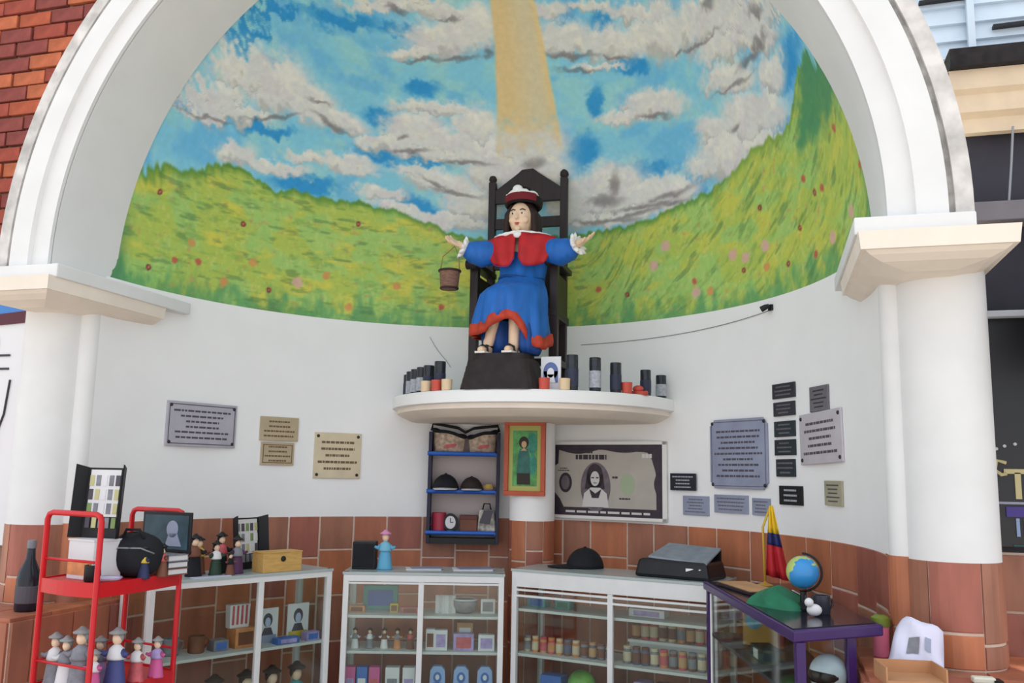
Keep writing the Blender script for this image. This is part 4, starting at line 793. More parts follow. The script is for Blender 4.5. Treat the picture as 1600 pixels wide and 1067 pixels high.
FL = Frame((-1.544, .403), (-1.033, 1.428)); FM = Frame((-.978, 1.466), (-.042, 1.76)); FR = Frame((-.012, 1.823), (1.241, 1.54))
ZL, ZM, ZR = 1.02, 1.0, 1.03
showcase(FL, .33, ZL, 'white framed glass showcase behind the red wire rack', [.662], 0, [.60])
showcase(FM, .38, ZM, 'white framed glass showcase below the blue wall rack', [.475], .04, [.74, .53], [.935])
showcase(FR, .40, ZR, 'long white showcase with deep top band carrying the black caps', [.65], .09, [.79, .525], [.905, .87])

# ---- small goods --------------------------------------------------
PALE = mat('pale_paper', (222, 220, 222), .6); PINK = mat('pink', (206, 92, 150), .5); BLUE = mat('mid_blue', (66, 110, 186), .5); GREY = mat('mid_grey', (128, 128, 136), .5, noise=.2, scale=30); TAN = mat('tan', (196, 150, 104), .6, noise=.15); BRN = mat('brown', (120, 74, 56), .6, noise=.2); GOLDY = mat('gold_yellow', (206, 176, 60), .5); TEALC = mat('teal', (70, 160, 160), .5); GRN = mat('green', (36, 116, 84), .6, noise=.2); LILAC = mat('lilac', (170, 150, 200), .5, noise=.25, scale=30); ROSE = mat('rose', (196, 90, 96), .5, noise=.2, scale=30); ORANGE = mat('orange', (208, 138, 88), .5, noise=.2, scale=25)
def box_good(fr, u, v, z, w, d, h, m, pm, label, group, name='gift_box', cat='box', round_print=False):
    t = thing(name, label, cat, fr.at(u, v, z), fr.rz, group)
    b = MB(); b.box((0, 0, h/2), (w, d, h)); b.build('carton', m, t, bevel=.002)
    b = MB()
    if round_print: b.disc(0, h*.52, w*.34, h*.30, -d/2-.0015, -d/2+.001, 20)
    else: b.rect(-w*.36, h*.16, w*.36, h*.80, -d/2-.0015, -d/2+.001)
    b.build('printed_panel', pm, t)
    return t
def photo_card(fr, u, v, z, w, h, label, under=None, hair=INK, group='portrait cards in the showcase'):
    t = thing('photo_card', label, 'card', fr.at(u, v, z), fr.rz, group)
    b = MB(); b.rect(-w/2, 0, w/2, h, -.008, 0); b.box((0, .03, .004), (w*.6, .07, .008)); b.build('card', PALE, t)
    b = MB(); b.disc(0, h*.66, w*.22, h*.20, -.0095, -.007); b.plate([(-w*.3, h*.22), (w*.3, h*.22), (w*.16, h*.45), (-w*.16, h*.45)], -.0095, -.007); b.build('hair_and_coat', hair, t)
    b = MB(); b.disc(0, h*.60, w*.13, h*.14, -.0105, -.008); b.build('face', mat('card_face_blue', (176, 190, 214), .6), t)
    if under:
        b = MB(); b.rect(-w*.42, 0.004, w*.42, h*.24, -.0112, -.008); b.build('caption_band', under, t)
    return t
def jar(fr, u, v, z, r, h, m, lm, label, group):
    t = thing('candle_jar', label, 'jar', fr.at(u, v, z), fr.rz, group)
    b = MB(); b.lathe([(r*.92, 0), (r, .004), (r, h*.8), (r*.9, h*.86)], n=14); b.build('jar', m, t, 'auto')
    b = MB(); b.lathe([(r*.94, h*.84), (r*.96, h*.86), (r*.96, h*.98), (r*.9, h)], n=14); b.build('lid', lm, t, 'auto')
    b = MB(); b.lathe([(r+.001, h*.15), (r+.002, h*.17), (r+.002, h*.66), (r+.001, h*.68)], n=14, caps=False); b.build('paper_label', lm, t)
    return t
def mug(loc, rz, r, h, m, label, group=None):
    t = thing('mug', label, 'mug', loc, rz, group)
    b = MB(); b.lathe([(r*.9, 0), (r, .005), (r, h), (r*.88, h), (r*.86, .012), (.001, .01)], n=20); b.build('cup', m, t, 'auto')
    b = MB(); b.tube([(r*.95, 0, h*.8), (r*1.5, 0, h*.75), (r*1.6, 0, h*.45), (r*.98, 0, h*.2)], r*.14, 8); b.build('handle', m, t, True)
    return t
def figurine(loc, rz, h, robe, cape, hair, label, group):
    t = thing('figurine', label, 'figurine', loc, rz, group); s = h
    b = MB(); b.lathe([(.20*s, 0), (.21*s, .03*s), (.19*s, .06*s), (.155*s, .35*s), (.12*s, .52*s), (.13*s, .62*s), (.06*s, .70*s), (.04*s, .72*s)], n=16, sy=.8); b.build('robe', robe, t, True)
    b = MB(); b.lathe([(.16*s, .46*s), (.165*s, .50*s), (.13*s, .64*s), (.05*s, .71*s)], n=16, sy=.85); b.build('cape', cape, t, True)
    b = MB(); b.ball((0, 0, .80*s), (.085*s, .09*s, .105*s), 14, 10); b.build('head', SKIN, t, True)
    b = MB(); b.ball((0, .025*s, .83*s), (.10*s, .09*s, .11*s), 14, 10); b.lathe([(.14*s, .89*s), (.15*s, .91*s), (.08*s, .95*s), (.03*s, 1.0*s)], n=16); b.build('hat', hair, t, True)
    for q in (-1, 1):
        b = MB(); b.tube([(q*.10*s, 0, .60*s), (q*.20*s, -.04*s, .54*s), (q*.26*s, -.09*s, .58*s)], [.055*s, .05*s, .03*s], 8); b.build('arm', robe, t, True)
    return t

# ---- contents of the showcase behind the red rack
photo_card(FL, 0.81, .16, .60, .14, .20, 'portrait card with dark hair beside the middle post of the showcase', BLUEG)
photo_card(FL, 1.02, .16, .60, .15, .21, 'portrait card with yellow caption at the post end of the showcase', GOLDY)
t = thing('striped_packet', 'red and white striped packet standing on an orange box in the showcase', 'packet', FL.at(.62, .17, .71), FL.rz)
b = MB(); b.box((0, 0, .065), (.12, .05, .13), taper=1.1); b.build('packet', PALE, t, bevel=.004)
for k in range(4): b = MB(); b.rect(-.05+k*.028, .02, -.038+k*.028, .125, -.03, -.02); b.build('stripe', ROSE, t)
box_good(FL, .65, .17, .60, .13, .10, .11, ORANGE, BRN, 'orange box under the striped packet in the showcase', 'boxes in the showcase behind the red rack')
box_good(FL, .50, .16, .60, .09, .08, .06, GREY, BLUE, 'small grey and blue box beside the orange box', 'boxes in the showcase behind the red rack')
box_good(FL, .90, .09, .60, .15, .06, .035, BLUE, LILAC, 'flat blue box lying before the portrait cards', 'boxes in the showcase behind the red rack')
box_good(FL, 1.07, .09, .60, .09, .06, .05, LILAC, BLUE, 'small lilac box at the post end of the showcase', 'boxes in the showcase behind the red rack')
mug(FL.at(.38, .18, .60), FL.rz, .045, .09, BRN, 'dark brown mug on the shelf behind the red rack post')
mug(FL.at(.24, .2, .60), FL.rz, .045, .09, GREY, 'grey mug on the shelf nearest the red rack')
for k, (u, m1, m2, l) in enumerate(((.50, GREY, PALE, 'grey figurine on the showcase floor below the orange box'), (.70, BLUE, PALE, 'blue figurine on the showcase floor beside the middle post'), (.87, PALE, BLUE, 'white and blue figurine on the showcase floor below the cards'), (1.04, BLUE, TEALC, 'bright blue figurine on the showcase floor near the end post'))):
    figurine(FL.at(u, .17, .10), FL.rz, .37, m1, m2, HAIR, l, 'tall figurines on the showcase floor')

# ---- contents of the middle showcase
for k, (u, m1, m2, l) in enumerate(((.07, PALE, GREY, 'first figurine from the outer post in the row'), (.16, GREY, PALE, 'second figurine from the outer post in the row'), (.25, PALE, BRN, 'third figurine from the outer post in the row'), (.33, ORANGE, GREY, 'fourth figurine in the row, with orange robe'), (.41, BRN, ROSE, 'brown figurine of the row next to the middle post'))):
    figurine(FM.at(u, .12, .53), FM.rz, .125, m1, m2, HAIR, l, 'row of small figurines in the showcase below the wall rack')
for u, w, m_, p_, l in ((.055, .06, PINK, LILAC, 'pink box at the outer end of the lower row of boxes'), (.125, .065, BLUE, PALE, 'blue box with pale picture between two pink boxes'), (.20, .065, PINK, ROSE, 'pink box beside the blue box in the lower row'), (.31, .085, PALE, GREY, 'white box with grey picture in the lower row'), (.41, .075, PALE, LILAC, 'white box with lilac picture next to the middle post')):
    box_good(FM, u, .12, .10, w, .07, .325, m_, p_, l, 'tall boxes on the showcase floor')
for u, w, h, m_, p_, l in ((.535, .055, .125, PALE, BRN, 'white card with dark stripe next to the middle post'), (.60, .08, .12, PALE, LILAC, 'white box with mauve picture, second from the middle post'), (.74, .125, .10, LILAC, ROSE, 'wide purple box with pink flowers in the showcase'), (.88, .10, .095, PALE, LILAC, 'pale lilac box beside the wide purple box')):
    box_good(FM, u, .11, .53, w, .06, h, m_, p_, l, 'picture boxes in the showcase below the wall rack')
box_good(FM, .745, .19, .53, .10, .06, .155, TAN, PALE, 'tan box standing behind the wide purple box', 'picture boxes in the showcase below the wall rack')
t = thing('glass_bowl', 'round grey bowl on the upper shelf of the showcase', 'bowl', FM.at(.74, .18, .74), FM.rz)
b = MB(); b.lathe([(.035, 0), (.06, .015), (.078, .05), (.08, .085), (.074, .085), (.07, .05), (.03, .015), (.002, .012)], n=24); b.build('bowl', GREY, t, True)
b = MB(); b.tube([(.077*math.cos(a), .077*math.sin(a), .085) for a in [2*math.pi*k/24 for k in range(24)]], .005, 6, closed=True); b.build('rim', PALE, t, True)
t = thing('paper_fan', 'white folded paper stand on the upper shelf of the showcase', 'paper', FM.at(.62, .16, .74), FM.rz)
for k in range(4): b = MB(); b.box((-.045+k*.03, 0, .055), (.026, .03, .11), rz=(.5 if k % 2 else -.5)); b.build('fold', PALE, t)
box_good(FM, .885, .17, .74, .09, .03, .09, PALE, GREY, 'small white framed picture on the upper shelf near the end post', 'small goods on the upper shelf')
box_good(FM, .07, .17, .74, .10, .06, .04, ORANGE, BRN, 'low orange box at the outer end of the upper shelf', 'small goods on the upper shelf')
box_good(FM, .30, .17, .74, .05, .04, .055, GOLDY, BRN, 'small gold box on the upper shelf', 'small goods on the upper shelf')
box_good(FM, .40, .17, .74, .11, .06, .035, ROSE, BRN, 'low dark red box on the upper shelf next to the middle post', 'small goods on the upper shelf')
box_good(FM, .20, .28, .74, .22, .03, .15, TEALC, BLUE, 'wide teal folder standing at the back of the upper shelf', 'small goods on the upper shelf')
for u, l in ((.585, 'blue candle holder with arched picture next to the middle post'), (.73, 'blue candle holder with arched picture in the middle of three'), (.875, 'blue candle holder with arched picture nearest the end post')):
    t = thing('candle_holder', l, 'candle', FM.at(u, .12, .10), FM.rz, 'blue candle holders on the showcase floor')
    b = MB(); b.plate([(-.042, 0), (.042, 0), (.05, .2), (.045, .31), (.025, .335), (-.025, .335), (-.045, .31), (-.05, .2)], -.03, .03); b.build('holder', mat('holder_blue', (150, 176, 222), .4), t, bevel=.004)
    b = MB(); b.disc(0, .27, .026, .032, -.0315, -.028); b.plate([(-.034, .06), (.034, .06), (.026, .24), (-.026, .24)], -.0315, -.028); b.build('figure_print', BLUE, t)
    b = MB(); b.disc(0, .272, .012, .016, -.033, -.03); b.build('face_print', PALE, t)

# ---- contents of the long showcase: two rows of jars
JM = [ORANGE, BRN, ROSE, GREY, TAN, mat('jar_cream', (206, 190, 160), .5), mat('jar_slate', (96, 96, 120), .5)]
ordn = ['first', 'second', 'third', 'fourth', 'fifth', 'sixth', 'seventh', 'eighth', 'ninth', 'tenth', 'eleventh']
cols1 = [5, 0, 4, 2, 0, 1, 0, 3, 6, 3, 5]
for k in range(11):
    jar(FR, .05+k*.055, .13, .525, .022, .095, JM[cols1[k]], JM[(cols1[k]+5) % 7], ordn[k]+' small jar from the case end, in the single jar row', 'jars in the bay next to the pier')
t = thing('display_step', 'white step carrying the rear row of jars in the long showcase', 'display step', FR.at(.96, .28, .525), FR.rz)
b = MB(); b.box((0, 0, .06), (.56, .09, .12)); b.build('step_body', SHELFM, t, bevel=.003)
b = MB(); b.box((0, -.048, .112), (.57, .012, .016)); b.build('step_lip', CASEW, t)
cols2 = [3, 6, 6, 3, 0, 1, 2, 1, 3, 5]
for k in range(10):
    jar(FR, .71+k*.056, .13, .525, .024, .10, JM[cols2[k]], JM[(cols2[k]+2) % 7], ordn[k]+' jar from the middle post in the front row below the step', 'front jars in the bay near the purple table')
cols3 = [1, 2, 2, 5, 5, 0, 1, 2, 6, 5]
for k in range(10):
    jar(FR, .71+k*.056, .28, .645, .025, .115, JM[cols3[k]], JM[(cols3[k]+3) % 7], ordn[k]+' jar from the middle post in the rear row on the step', 'rear jars on the white step')
box_good(FR, .10, .18, .79, .12, .08, .06, TEALC, BLUE, 'teal box on the upper shelf of the long showcase', 'flat boxes on the upper shelf of the long showcase')
box_good(FR, .27, .20, .79, .10, .08, .05, TEALC, GRN, 'teal and green box on the upper shelf of the long showcase', 'flat boxes on the upper shelf of the long showcase')
box_good(FR, .82, .2, .79, .22, .10, .045, PALE, LILAC, 'flat white box on the upper shelf above the rear jars', 'flat boxes on the upper shelf of the long showcase')
t = thing('toy_ball', 'green and yellow ball on the floor of the long showcase', 'ball', FR.at(.41, .15, .28), FR.rz)
b = MB(); b.ball((0, 0, .085), .085, 24, 16); b.build('sphere', mat('ball_green', (120, 180, 80), .4, noise=.5, scale=9), t, True)
b = MB(); b.tube([(.086*math.cos(a), .086*math.sin(a), .085) for a in [2*math.pi*k/32 for k in range(32)]], .004, 6, closed=True); b.build('seam', GOLDY, t, True)
t = thing('display_block', 'low white block under the green ball in the showcase', 'block', FR.at(.41, .15, .10), FR.rz)
b = MB(); b.box((0, 0, .09), (.2, .18, .18)); b.build('block', SHELFM, t, bevel=.004); b = MB(); b.box((0, -.092, .16), (.18, .006, .02)); b.build('price_strip', PALE, t)
box_good(FR, .22, .16, .10, .14, .1, .30, BLUE, PALE, 'blue box standing beside the green ball', 'tall boxes in the long showcase')
for k, (u, m_, l) in enumerate(((.80, LILAC, 'lilac box on the showcase floor below the jars'), (.92, BRN, 'brown box on the showcase floor below the jars'), (1.04, GREY, 'grey box on the showcase floor below the jars'))):
    box_good(FR, u, .16, .10, .09, .1, .33, m_, PALE, l, 'tall boxes in the long showcase')

# ------------------------------------------------------------------ goods on the showcase tops
def cap(loc, rz, m, label, s=1.0, bm=None, group=None):
    t = thing('baseball_cap', label, 'cap', loc, rz, group)
    b = MB(); b.ball((0, 0, 0), (.088*s, .10*s, .105*s), 24, 8, z0=.02); b.build('crown', m, t, True)
    b = MB(); rows = []
    for q in (0, .35, .7, 1):
        rows.append([(.085*s*(1-.12*q)*math.cos(a), (-.06*q-.10*math.sqrt(max(0, math.sin(a)))*.0)*s+(-.09*math.sin(a)-.05*q*math.sin(a))*s, (.012-.008*q+.006*math.sin(a))*s) for a in [math.pi*k/16 for k in range(17)]])
    b.grid(rows); o = b.build('brim', bm or m, t, True); o.modifiers.new('thick', 'SOLIDIFY').thickness = .005
    b = MB(); b.ball((0, 0, .105*s), (.01*s, .01*s, .006*s), 10, 6); b.build('button', m, t, True)
    return t
cap((.40, 2.06, ZR), -1.2, BLACKCLOTH, 'black cap lying on the long showcase near the pier', 1.2)
t = thing('black_case', 'black leather case with grey lid on the long showcase', 'case', FR.at(1.02, .2, ZR), FR.rz-.05)
b = MB(); b.prism([(-.25, -.13), (.22, -.15), (.24, .12), (-.2, .13)], 0, .105, .10); b.build('body', mat('black_leather', (22, 22, 28), .4, noise=.3, scale=14), t, bevel=.02)
b = MB(); b.add([(-.17, -.10, .106), (.20, -.13, .085), (.21, .10, .16), (-.12, .11, .175), (-.17, -.10, .12), (.20, -.13, .10), (.21, .10, .172), (-.12, .11, .187)], [(3, 2, 1, 0), (4, 5, 6, 7), (0, 1, 5, 4), (1, 2, 6, 5), (2, 3, 7, 6), (3, 0, 4, 7)]); b.build('lid', mat('lid_grey', (134, 142, 152), .35, noise=.15, scale=15), t, bevel=.006)
b = MB(); b.add([(-.11, .112, .0), (.208, .10, .0), (.208, .10, .165), (-.11, .112, .175), (-.11, .09, .0), (.208, .08, .0), (.208, .08, .165), (-.11, .09, .175)], [(0, 1, 2, 3), (7, 6, 5, 4), (0, 4, 5, 1), (3, 2, 6, 7), (0, 3, 7, 4), (1, 5, 6, 2)]); b.build('back_flap', MATS['black_leather'], t)
b = MB(); b.box((.10, -.132, .055), (.05, .012, .022)); b.box((.165, -.134, .05), (.025, .012, .03)); b.build('clasp', mat('chrome', (200, 204, 210), .2, .8), t, bevel=.003)
# black box and pink-blue figurine on the middle showcase
t = thing('black_box', 'small matt black speaker box on the showcase below the wall rack', 'box', FM.at(.10, .20, ZM), FM.rz)
b = MB(); b.box((0, 0, .085), (.145, .12, .17)); b.build('body', BLACK, t, bevel=.006)
b = MB(); b.rect(-.062, .014, .062, .156, -.063, -.058); b.build('front_cloth', BLACKCLOTH, t)
figurine(FM.at(.23, .16, ZM), FM.rz, .245, mat('aqua', (96, 170, 206), .5), mat('aqua2', (120, 186, 214), .5), mat('doll_pink', (222, 150, 190), .6), 'tall blue and pink figurine beside the black box', None)
for u, v, w, d, m_, l in ((.47, .22, .22, .15, PALE, 'white paper sheet lying beside the tall blue figurine'), (.78, .24, .25, .17, PALE, 'white booklet lying near the end of the showcase top')):
    t = thing('paper_sheets', l, 'paper', FM.at(u, v, ZM), FM.rz+.1); b = MB(); b.box((0, 0, .003), (w, d, .006)); b.build('sheet', m_, t); b = MB(); b.box((.02, .01, .008), (w*.9, d*.9, .004), rz=.12); b.build('sheet', BLUEG, t)
# goods on the showcase behind the red rack
t = thing('wooden_box', 'light wooden collection box with a dark knob on the showcase', 'box', FL.at(.80, .075, ZL), FL.rz)
b = MB(); b.box((0, 0, .055), (.26, .12, .11)); b.build('body', mat('light_wood', (206, 164, 96), .6, noise=.12, scale=14, stretch=(1, 5, 5)), t, bevel=.003)
b = MB(); b.box((0, 0, .1135), (.265, .125, .007)); b.build('lid', MATS['light_wood'], t); b = MB(); b.ball((0, -.063, .075), (.016, .012, .016), 14, 8); b.build('knob', BLACK, t, True)
def display_board(loc, rz, w, h, label, wings, seed, lean=.1):
    t = thing('display_board', label, 'display board', loc, rz); t.rotation_euler = (-lean, 0, rz); rd2 = random.Random(seed)
    b = MB(); b.rect(-w/2, 0, w/2, h, -.008, .004); b.build('board', BLACK, t)
    for s in (-1, 1):
        b = MB(); x0 = s*w/2; x1 = s*(w/2+.03); b.add([(x0, -.004, 0), (x1, -.06, .0), (x1, -.06, h*1.04), (x0, -.004, h), (x0, .004, 0), (x1, -.052, 0), (x1, -.052, h*1.04), (x0, .004, h)], [(0, 1, 2, 3), (7, 6, 5, 4), (0, 4, 5, 1), (3, 2, 6, 7), (0, 3, 7, 4), (1, 5, 6, 2)]); b.build('wing', BLACK, t)
    b = MB(); b.rect(-w*.42, h*.30, w*.42, h*.97, -.0105, -.007); b.build('pale_sheet', wings, t)
    cs = [PALE, mat('leaf_green', (130, 152, 96), .6), GREY, INK, mat('straw', (196, 190, 140), .6), GREY]
    for r in range(4):
        for k in range(5):
            b = MB(); x = -w*.36+k*w*.18; z = h*(.14+r*.2); b.rect(x-w*.06, z, x+w*.06, z+h*.15, -.013, -.0095); b.build('pendant', cs[rd2.randrange(6)], t)
    return t
display_board(FL.at(.72, .27, ZL), FL.rz+.35, .22, .30, 'small black display board of pendants on the showcase', PALE, 5)
for k, (u, v, m1, m2, l) in enumerate(((.30, .12, BLACKCLOTH, BRN, 'dark figurine of the cluster nearest the red rack'), (.37, .20, BRN, GOLDY, 'brown and gold figurine at the back of the cluster'), (.42, .10, mat('dark_green', (40, 64, 48), .6), PALE, 'dark green figurine with white cape in the cluster'), (.50, .19, BLACKCLOTH, ROSE, 'black and rose figurine at the back of the cluster'), (.55, .10, mat('plum', (86, 48, 84), .6), GREY, 'plum figurine at the end of the cluster by the display board'), (.48, .05, BRN, BLACKCLOTH, 'small brown figurine at the front of the cluster'))):
    figurine(FL.at(u, v, ZL), FL.rz, .23-.02*(k % 3)-(.06 if k == 5 else 0), m1, m2, BLACK, l, 'cluster of dark figurines on the showcase')
t = thing('price_sheet', 'pale lilac sheet of paper in front of the dark figurines', 'paper', FL.at(.36, .035, ZL), FL.rz); b = MB(); b.box((0, 0, .002), (.22, .05, .004)); b.build('sheet', mat('lilac_paper', (206, 206, 232), .6), t); b = MB(); b.box((0, 0, .0045), (.2, .006, .001)); b.build('printed_line', GREY, t)

# ------------------------------------------------------------------ red wire rack
A_, B_, C_ = Vector((-1.568, -.303)), Vector((-1.214, -.381)), Vector((-1.188, .144)); D_ = A_+C_-B_
rk = thing('wire_rack', 'red metal display rack with two hoop ends in front of the showcase', 'rack', ((A_.x+C_.x)/2, (A_.y+C_.y)/2, 0))
for p, q in ((A_, B_), (D_, C_)):
    zt = 1.40; r_ = .02
    b = MB(); pts = [(p.x, p.y, 0), (p.x, p.y, zt-.03), (p.x+(q.x-p.x)*.03, p.y+(q.y-p.y)*.03, zt-.008), (p.x+(q.x-p.x)*.1, p.y+(q.y-p.y)*.1, zt), (p.x+(q.x-p.x)*.9, p.y+(q.y-p.y)*.9, zt), (p.x+(q.x-p.x)*.97, p.y+(q.y-p.y)*.97, zt-.008), (q.x, q.y, zt-.03), (q.x, q.y, 0)]
    b.tube(pts, .0125, 10); b.build('hoop', RED, rk, 'auto', world=True)
    b = MB(); b.tube([(p.x, p.y, 1.20), (q.x, q.y, 1.20)], .006, 8); b.build('guard_bar', RED, rk, True, world=True)
for z in (1.11, .66, .26):
    b = MB(); pts = [A_, B_, C_, D_]
    b.prism([(p.x, p.y) for p in pts], z-.012, z); o = b.build('shelf_plate', RED, rk, world=True)
    cen = (A_+C_)/2
    for p, q in ((A_, B_), (B_, C_), (C_, D_), (D_, A_)):
        m_ = (p+q)/2; d = q-p; n_ = (m_-cen).normalized(); bow = .02
        b = MB(); rows = []
        for zz, f in ((z-.055, 0), (z+.006, 0), (z+.006, .008), (z-.055, .008)):
            rows.append([(p.x+d.x*k/8+n_.x*(bow*math.sin(math.pi*k/8)+f), p.y+d.y*k/8+n_.y*(bow*math.sin(math.pi*k/8)+f), zz) for k in range(9)])
        rows.append(rows[0]); b.grid(rows); b.build('shelf_band', RED, rk, world=True)
for z in (.765, .36):
    for p, q in ((A_, B_), (D_, C_), (A_, D_)):
        b = MB(); b.tube([(p.x, p.y, z), (q.x, q.y, z)], .006, 8); b.build('guard_bar', RED, rk, True, world=True)
FK = Frame(A_, B_)                    # u along A-B, v towards the back
# top shelf of the rack
rzk = FK.rz
t = thing('cardboard_box', 'white box with an orange band on the red rack', 'box', FK.at(.155, .14, 1.11), rzk)
b = MB(); b.box((0, 0, .084), (.17, .15, .168)); b.build('carton', PALE, t, bevel=.004)
b = MB(); b.rect(-.08, .02, .08, .085, -.077, -.073); b.build('orange_band', ORANGE, t)
b = MB(); b.box((0, 0, .171), (.176, .156, .008)); b.build('lid', PALE, t)
mug(FK.at(.25, .06, 1.11), rzk, .033, .07, BLACK, 'small black mug on the red rack beside the white box')
display_board(FK.at(.15, .16, 1.285), rzk+.25, .19, .315, 'tall black display board of pictures standing on the white box', PALE, 9, .06)
t = thing('backpack', 'round black cloth bag on the top shelf of the red rack', 'bag', FK.at(.255, .28, 1.11), rzk+.5)
b = MB(); rows = []
for k in range(12):
    e = math.pi*k/11; s_ = 1-.0*k; rows.append([(.118*math.sin(e)**.7*math.cos(a)*(1+.03*math.sin(5*a+k)), .09*math.sin(e)**.7*math.sin(a), .10-.10*math.cos(e)+.004*math.sin(3*a+k)) for a in [2*math.pi*j/28 for j in range(28)]])
b.grid(rows, close=True); b.build('bag_body', BLACKCLOTH, t, True)
b = MB(); b.tube([(-.05, -.05, .175), (-.03, -.06, .215), (.03, -.06, .215), (.05, -.05, .175)], .007, 8); b.build('handle', BLACKCLOTH, t, True)
b = MB(); b.tube([(-.1, -.05, .11), (-.05, -.083, .135), (.05, -.083, .135), (.1, -.05, .11)], .004, 6); b.build('zip', GREY, t, True)
t = thing('white_plate', 'small white dish lying in front of the black bag on the rack', 'dish', FK.at(.30, .10, 1.11), rzk)
b = MB(); b.lathe([(.035, 0), (.06, .01), (.068, .018), (.06, .016), (.03, .008), (.001, .008)], n=24, sy=.8); b.build('dish', PALE, t, True); b = MB(); b.tube([(.066*math.cos(a), .053*math.sin(a), .017) for a in [2*math.pi*k/24 for k in range(24)]], .003, 6, closed=True); b.build('rim', LILAC, t, True)
t = thing('framed_photograph', 'dark framed photograph leaning on the far hoop of the red rack', 'picture', FK.at(.20, .497, 1.205), rzk+.1)
b = MB(); b.rect(-.15, 0, .15, .19, -.012, 0); b.build('frame', BLACK, t, bevel=.003)
b = MB(); b.rect(-.135, .015, .135, .175, -.014, -.011); b.build('photograph', mat('photo_teal', (48, 74, 86), .4, noise=.4, scale=12), t)
b = MB(); b.disc(.04, .11, .035, .04, -.016, -.013); b.plate([(.0, .03), (.1, .03), (.07, .09), (.02, .09)], -.016, -.013); b.build('printed_figures', BLUEG, t)
for k, (m_, l) in enumerate(((BRN, 'brown book at the bottom of the pile under the framed photograph'), (INK, 'dark grey book in the middle of the pile under the framed photograph'), (GREY, 'light grey book on top of the pile under the framed photograph'))):
    t = thing('book', l, 'book', FK.at(.20+.004*k, .45, 1.11+k*.031), rzk, 'books piled on the rack'); w = .28-.01*k
    for z in (.002, .0285): b = MB(); b.box((0, 0, z), (w, .12, .004)); b.build('cover', m_, t)
    b = MB(); b.box((0, -.058, .0155), (w, .004, .031)); b.build('spine', m_, t)
    b = MB(); b.box((0, .002, .0155), (w-.01, .112, .023)); b.build('pages', PALE, t)
for k, (u, v, m1, m2, l) in enumerate(((.335, .36, BRN, ROSE, 'brown and rose figurine on the rack top beside the photograph'), (.335, .26, mat('navy', (40, 48, 84), .6), GOLDY, 'navy and gold figurine on the rack top next to the black bag'))):
    figurine(FK.at(u, v, 1.11), rzk, .15, m1, m2, BLACK, l, 'figurines on top of the rack')
# dolls on the lower shelf of the rack
dolls = [(.05, .06, .22, GREY, PALE, 'grey doll in the outer corner of the rack shelf'), (.14, .05, .215, PALE, GREY, 'white doll, second along the front of the rack shelf'), (.22, .06, .26, GREY, GREY, 'tall grey doll behind the near post of the rack'), (.30, .07, .17, PINK, PALE, 'small pink doll at the near corner of the rack shelf'), (.31, .17, .25, mat('doll_navy', (70, 76, 130), .6), PALE, 'tall navy doll with white cape on the rack shelf'), (.31, .28, .19, ROSE, PALE, 'rose doll with grey hair on the rack shelf'), (.31, .39, .18, PINK, LILAC, 'pink and lilac doll at the far end of the rack shelf'), (.08, .18, .2, PINK, GOLDY, 'pink doll with gold cape behind the front dolls'), (.19, .18, .2, LILAC, GREY, 'lilac doll in the middle of the rack shelf')]
DH = mat('doll_grey_hair', (150, 150, 150), .7, noise=.2, scale=30)
for u, v, h, m1, m2, l in dolls: figurine(FK.at(u, v, .66), rzk+.3, h, m1, m2, DH, l, 'dolls on the rack shelf')
# bottle on the column plinth behind the rack
t = thing('glass_bottle', 'dark glass bottle with a grey cap standing on the column plinth', 'bottle', (-1.985, .06, .899), 0)
b = MB(); b.lathe([(.05, 0), (.055, .01), (.055, .15), (.048, .19), (.022, .25), (.018, .31)], n=20); b.build('bottle', mat('bottle_dark', (34, 34, 44), .2), t, True)
b = MB(); b.lathe([(.02, .30), (.021, .305), (.021, .335), (.018, .34)], n=16); b.build('cap', GREY, t, 'auto')
b = MB(); b.lathe([(.0555, .04), (.0565, .042), (.0565, .12), (.0555, .122)], n=20, caps=False); b.build('paper_label', INK, t)

# ------------------------------------------------------------------ purple display table
FT = Frame((1.178, 1.39), (1.605, -.115)); ZP = 1.06
pt = thing('purple_display_table', 'purple framed display table with dark top along the curved wall', 'table', (1.178, 1.39, 0), FT.rz)
Lt = FT.L
top = [FT.at(-.0, 0, 0)[:2], FT.at(Lt, 0, 0)[:2], (1.942, .178), (1.66, 1.50)]
b = MB(); b.prism(top, ZP-.045, ZP-.004); b.build('top_frame', PURPLE, pt, world=True, bevel=.006)
cx_ = sum(p[0] for p in top)/4; cy_ = sum(p[1] for p in top)/4
b = MB(); b.prism([(cx_+(p[0]-cx_)*.93, cy_+(p[1]-cy_)*.95) for p in top], ZP-.006, ZP); b.build('top_sheet', mat('dark_glass', (30, 28, 40), .15, noise=.1), pt, world=True)
corners = [FT.at(.03, .03, 0)[:2], FT.at(Lt-.03, .03, 0)[:2], (1.815, .12), (1.63, 1.42)]
for p in corners:
    b = MB(); b.box((p[0], p[1], (ZP-.045)/2), (.035, .035, ZP-.045), rz=FT.rz); b.build('leg', PURPLE, pt, world=True, bevel=.003)
for z in (.80, .40):
    b = MB(); b.prism(corners, z-.015, z); b.build('shelf', mat('dark_shelf', (58, 60, 66), .4), pt, world=True)
for i, (p, q) in enumerate(((corners[0], corners[1]), (corners[1], corners[2]))):
    d = Vector(q)-Vector(p)
    b = MB(); b.box(((p[0]+q[0])/2, (p[1]+q[1])/2, (ZP-.05+.25)/2), (d.length-.04, .005, ZP-.05-.25), rz=math.atan2(d.y, d.x)); b.build('glass_pane', GLASS, pt, world=True)
    b = MB(); b.tube([(p[0]+d.x*.02, p[1]+d.y*.02, .3), (p[0]+d.x*.02, p[1]+d.y*.02, ZP-.06)], .008, 8); b.build('edge_strip', OFFWHITE, pt, world=True)
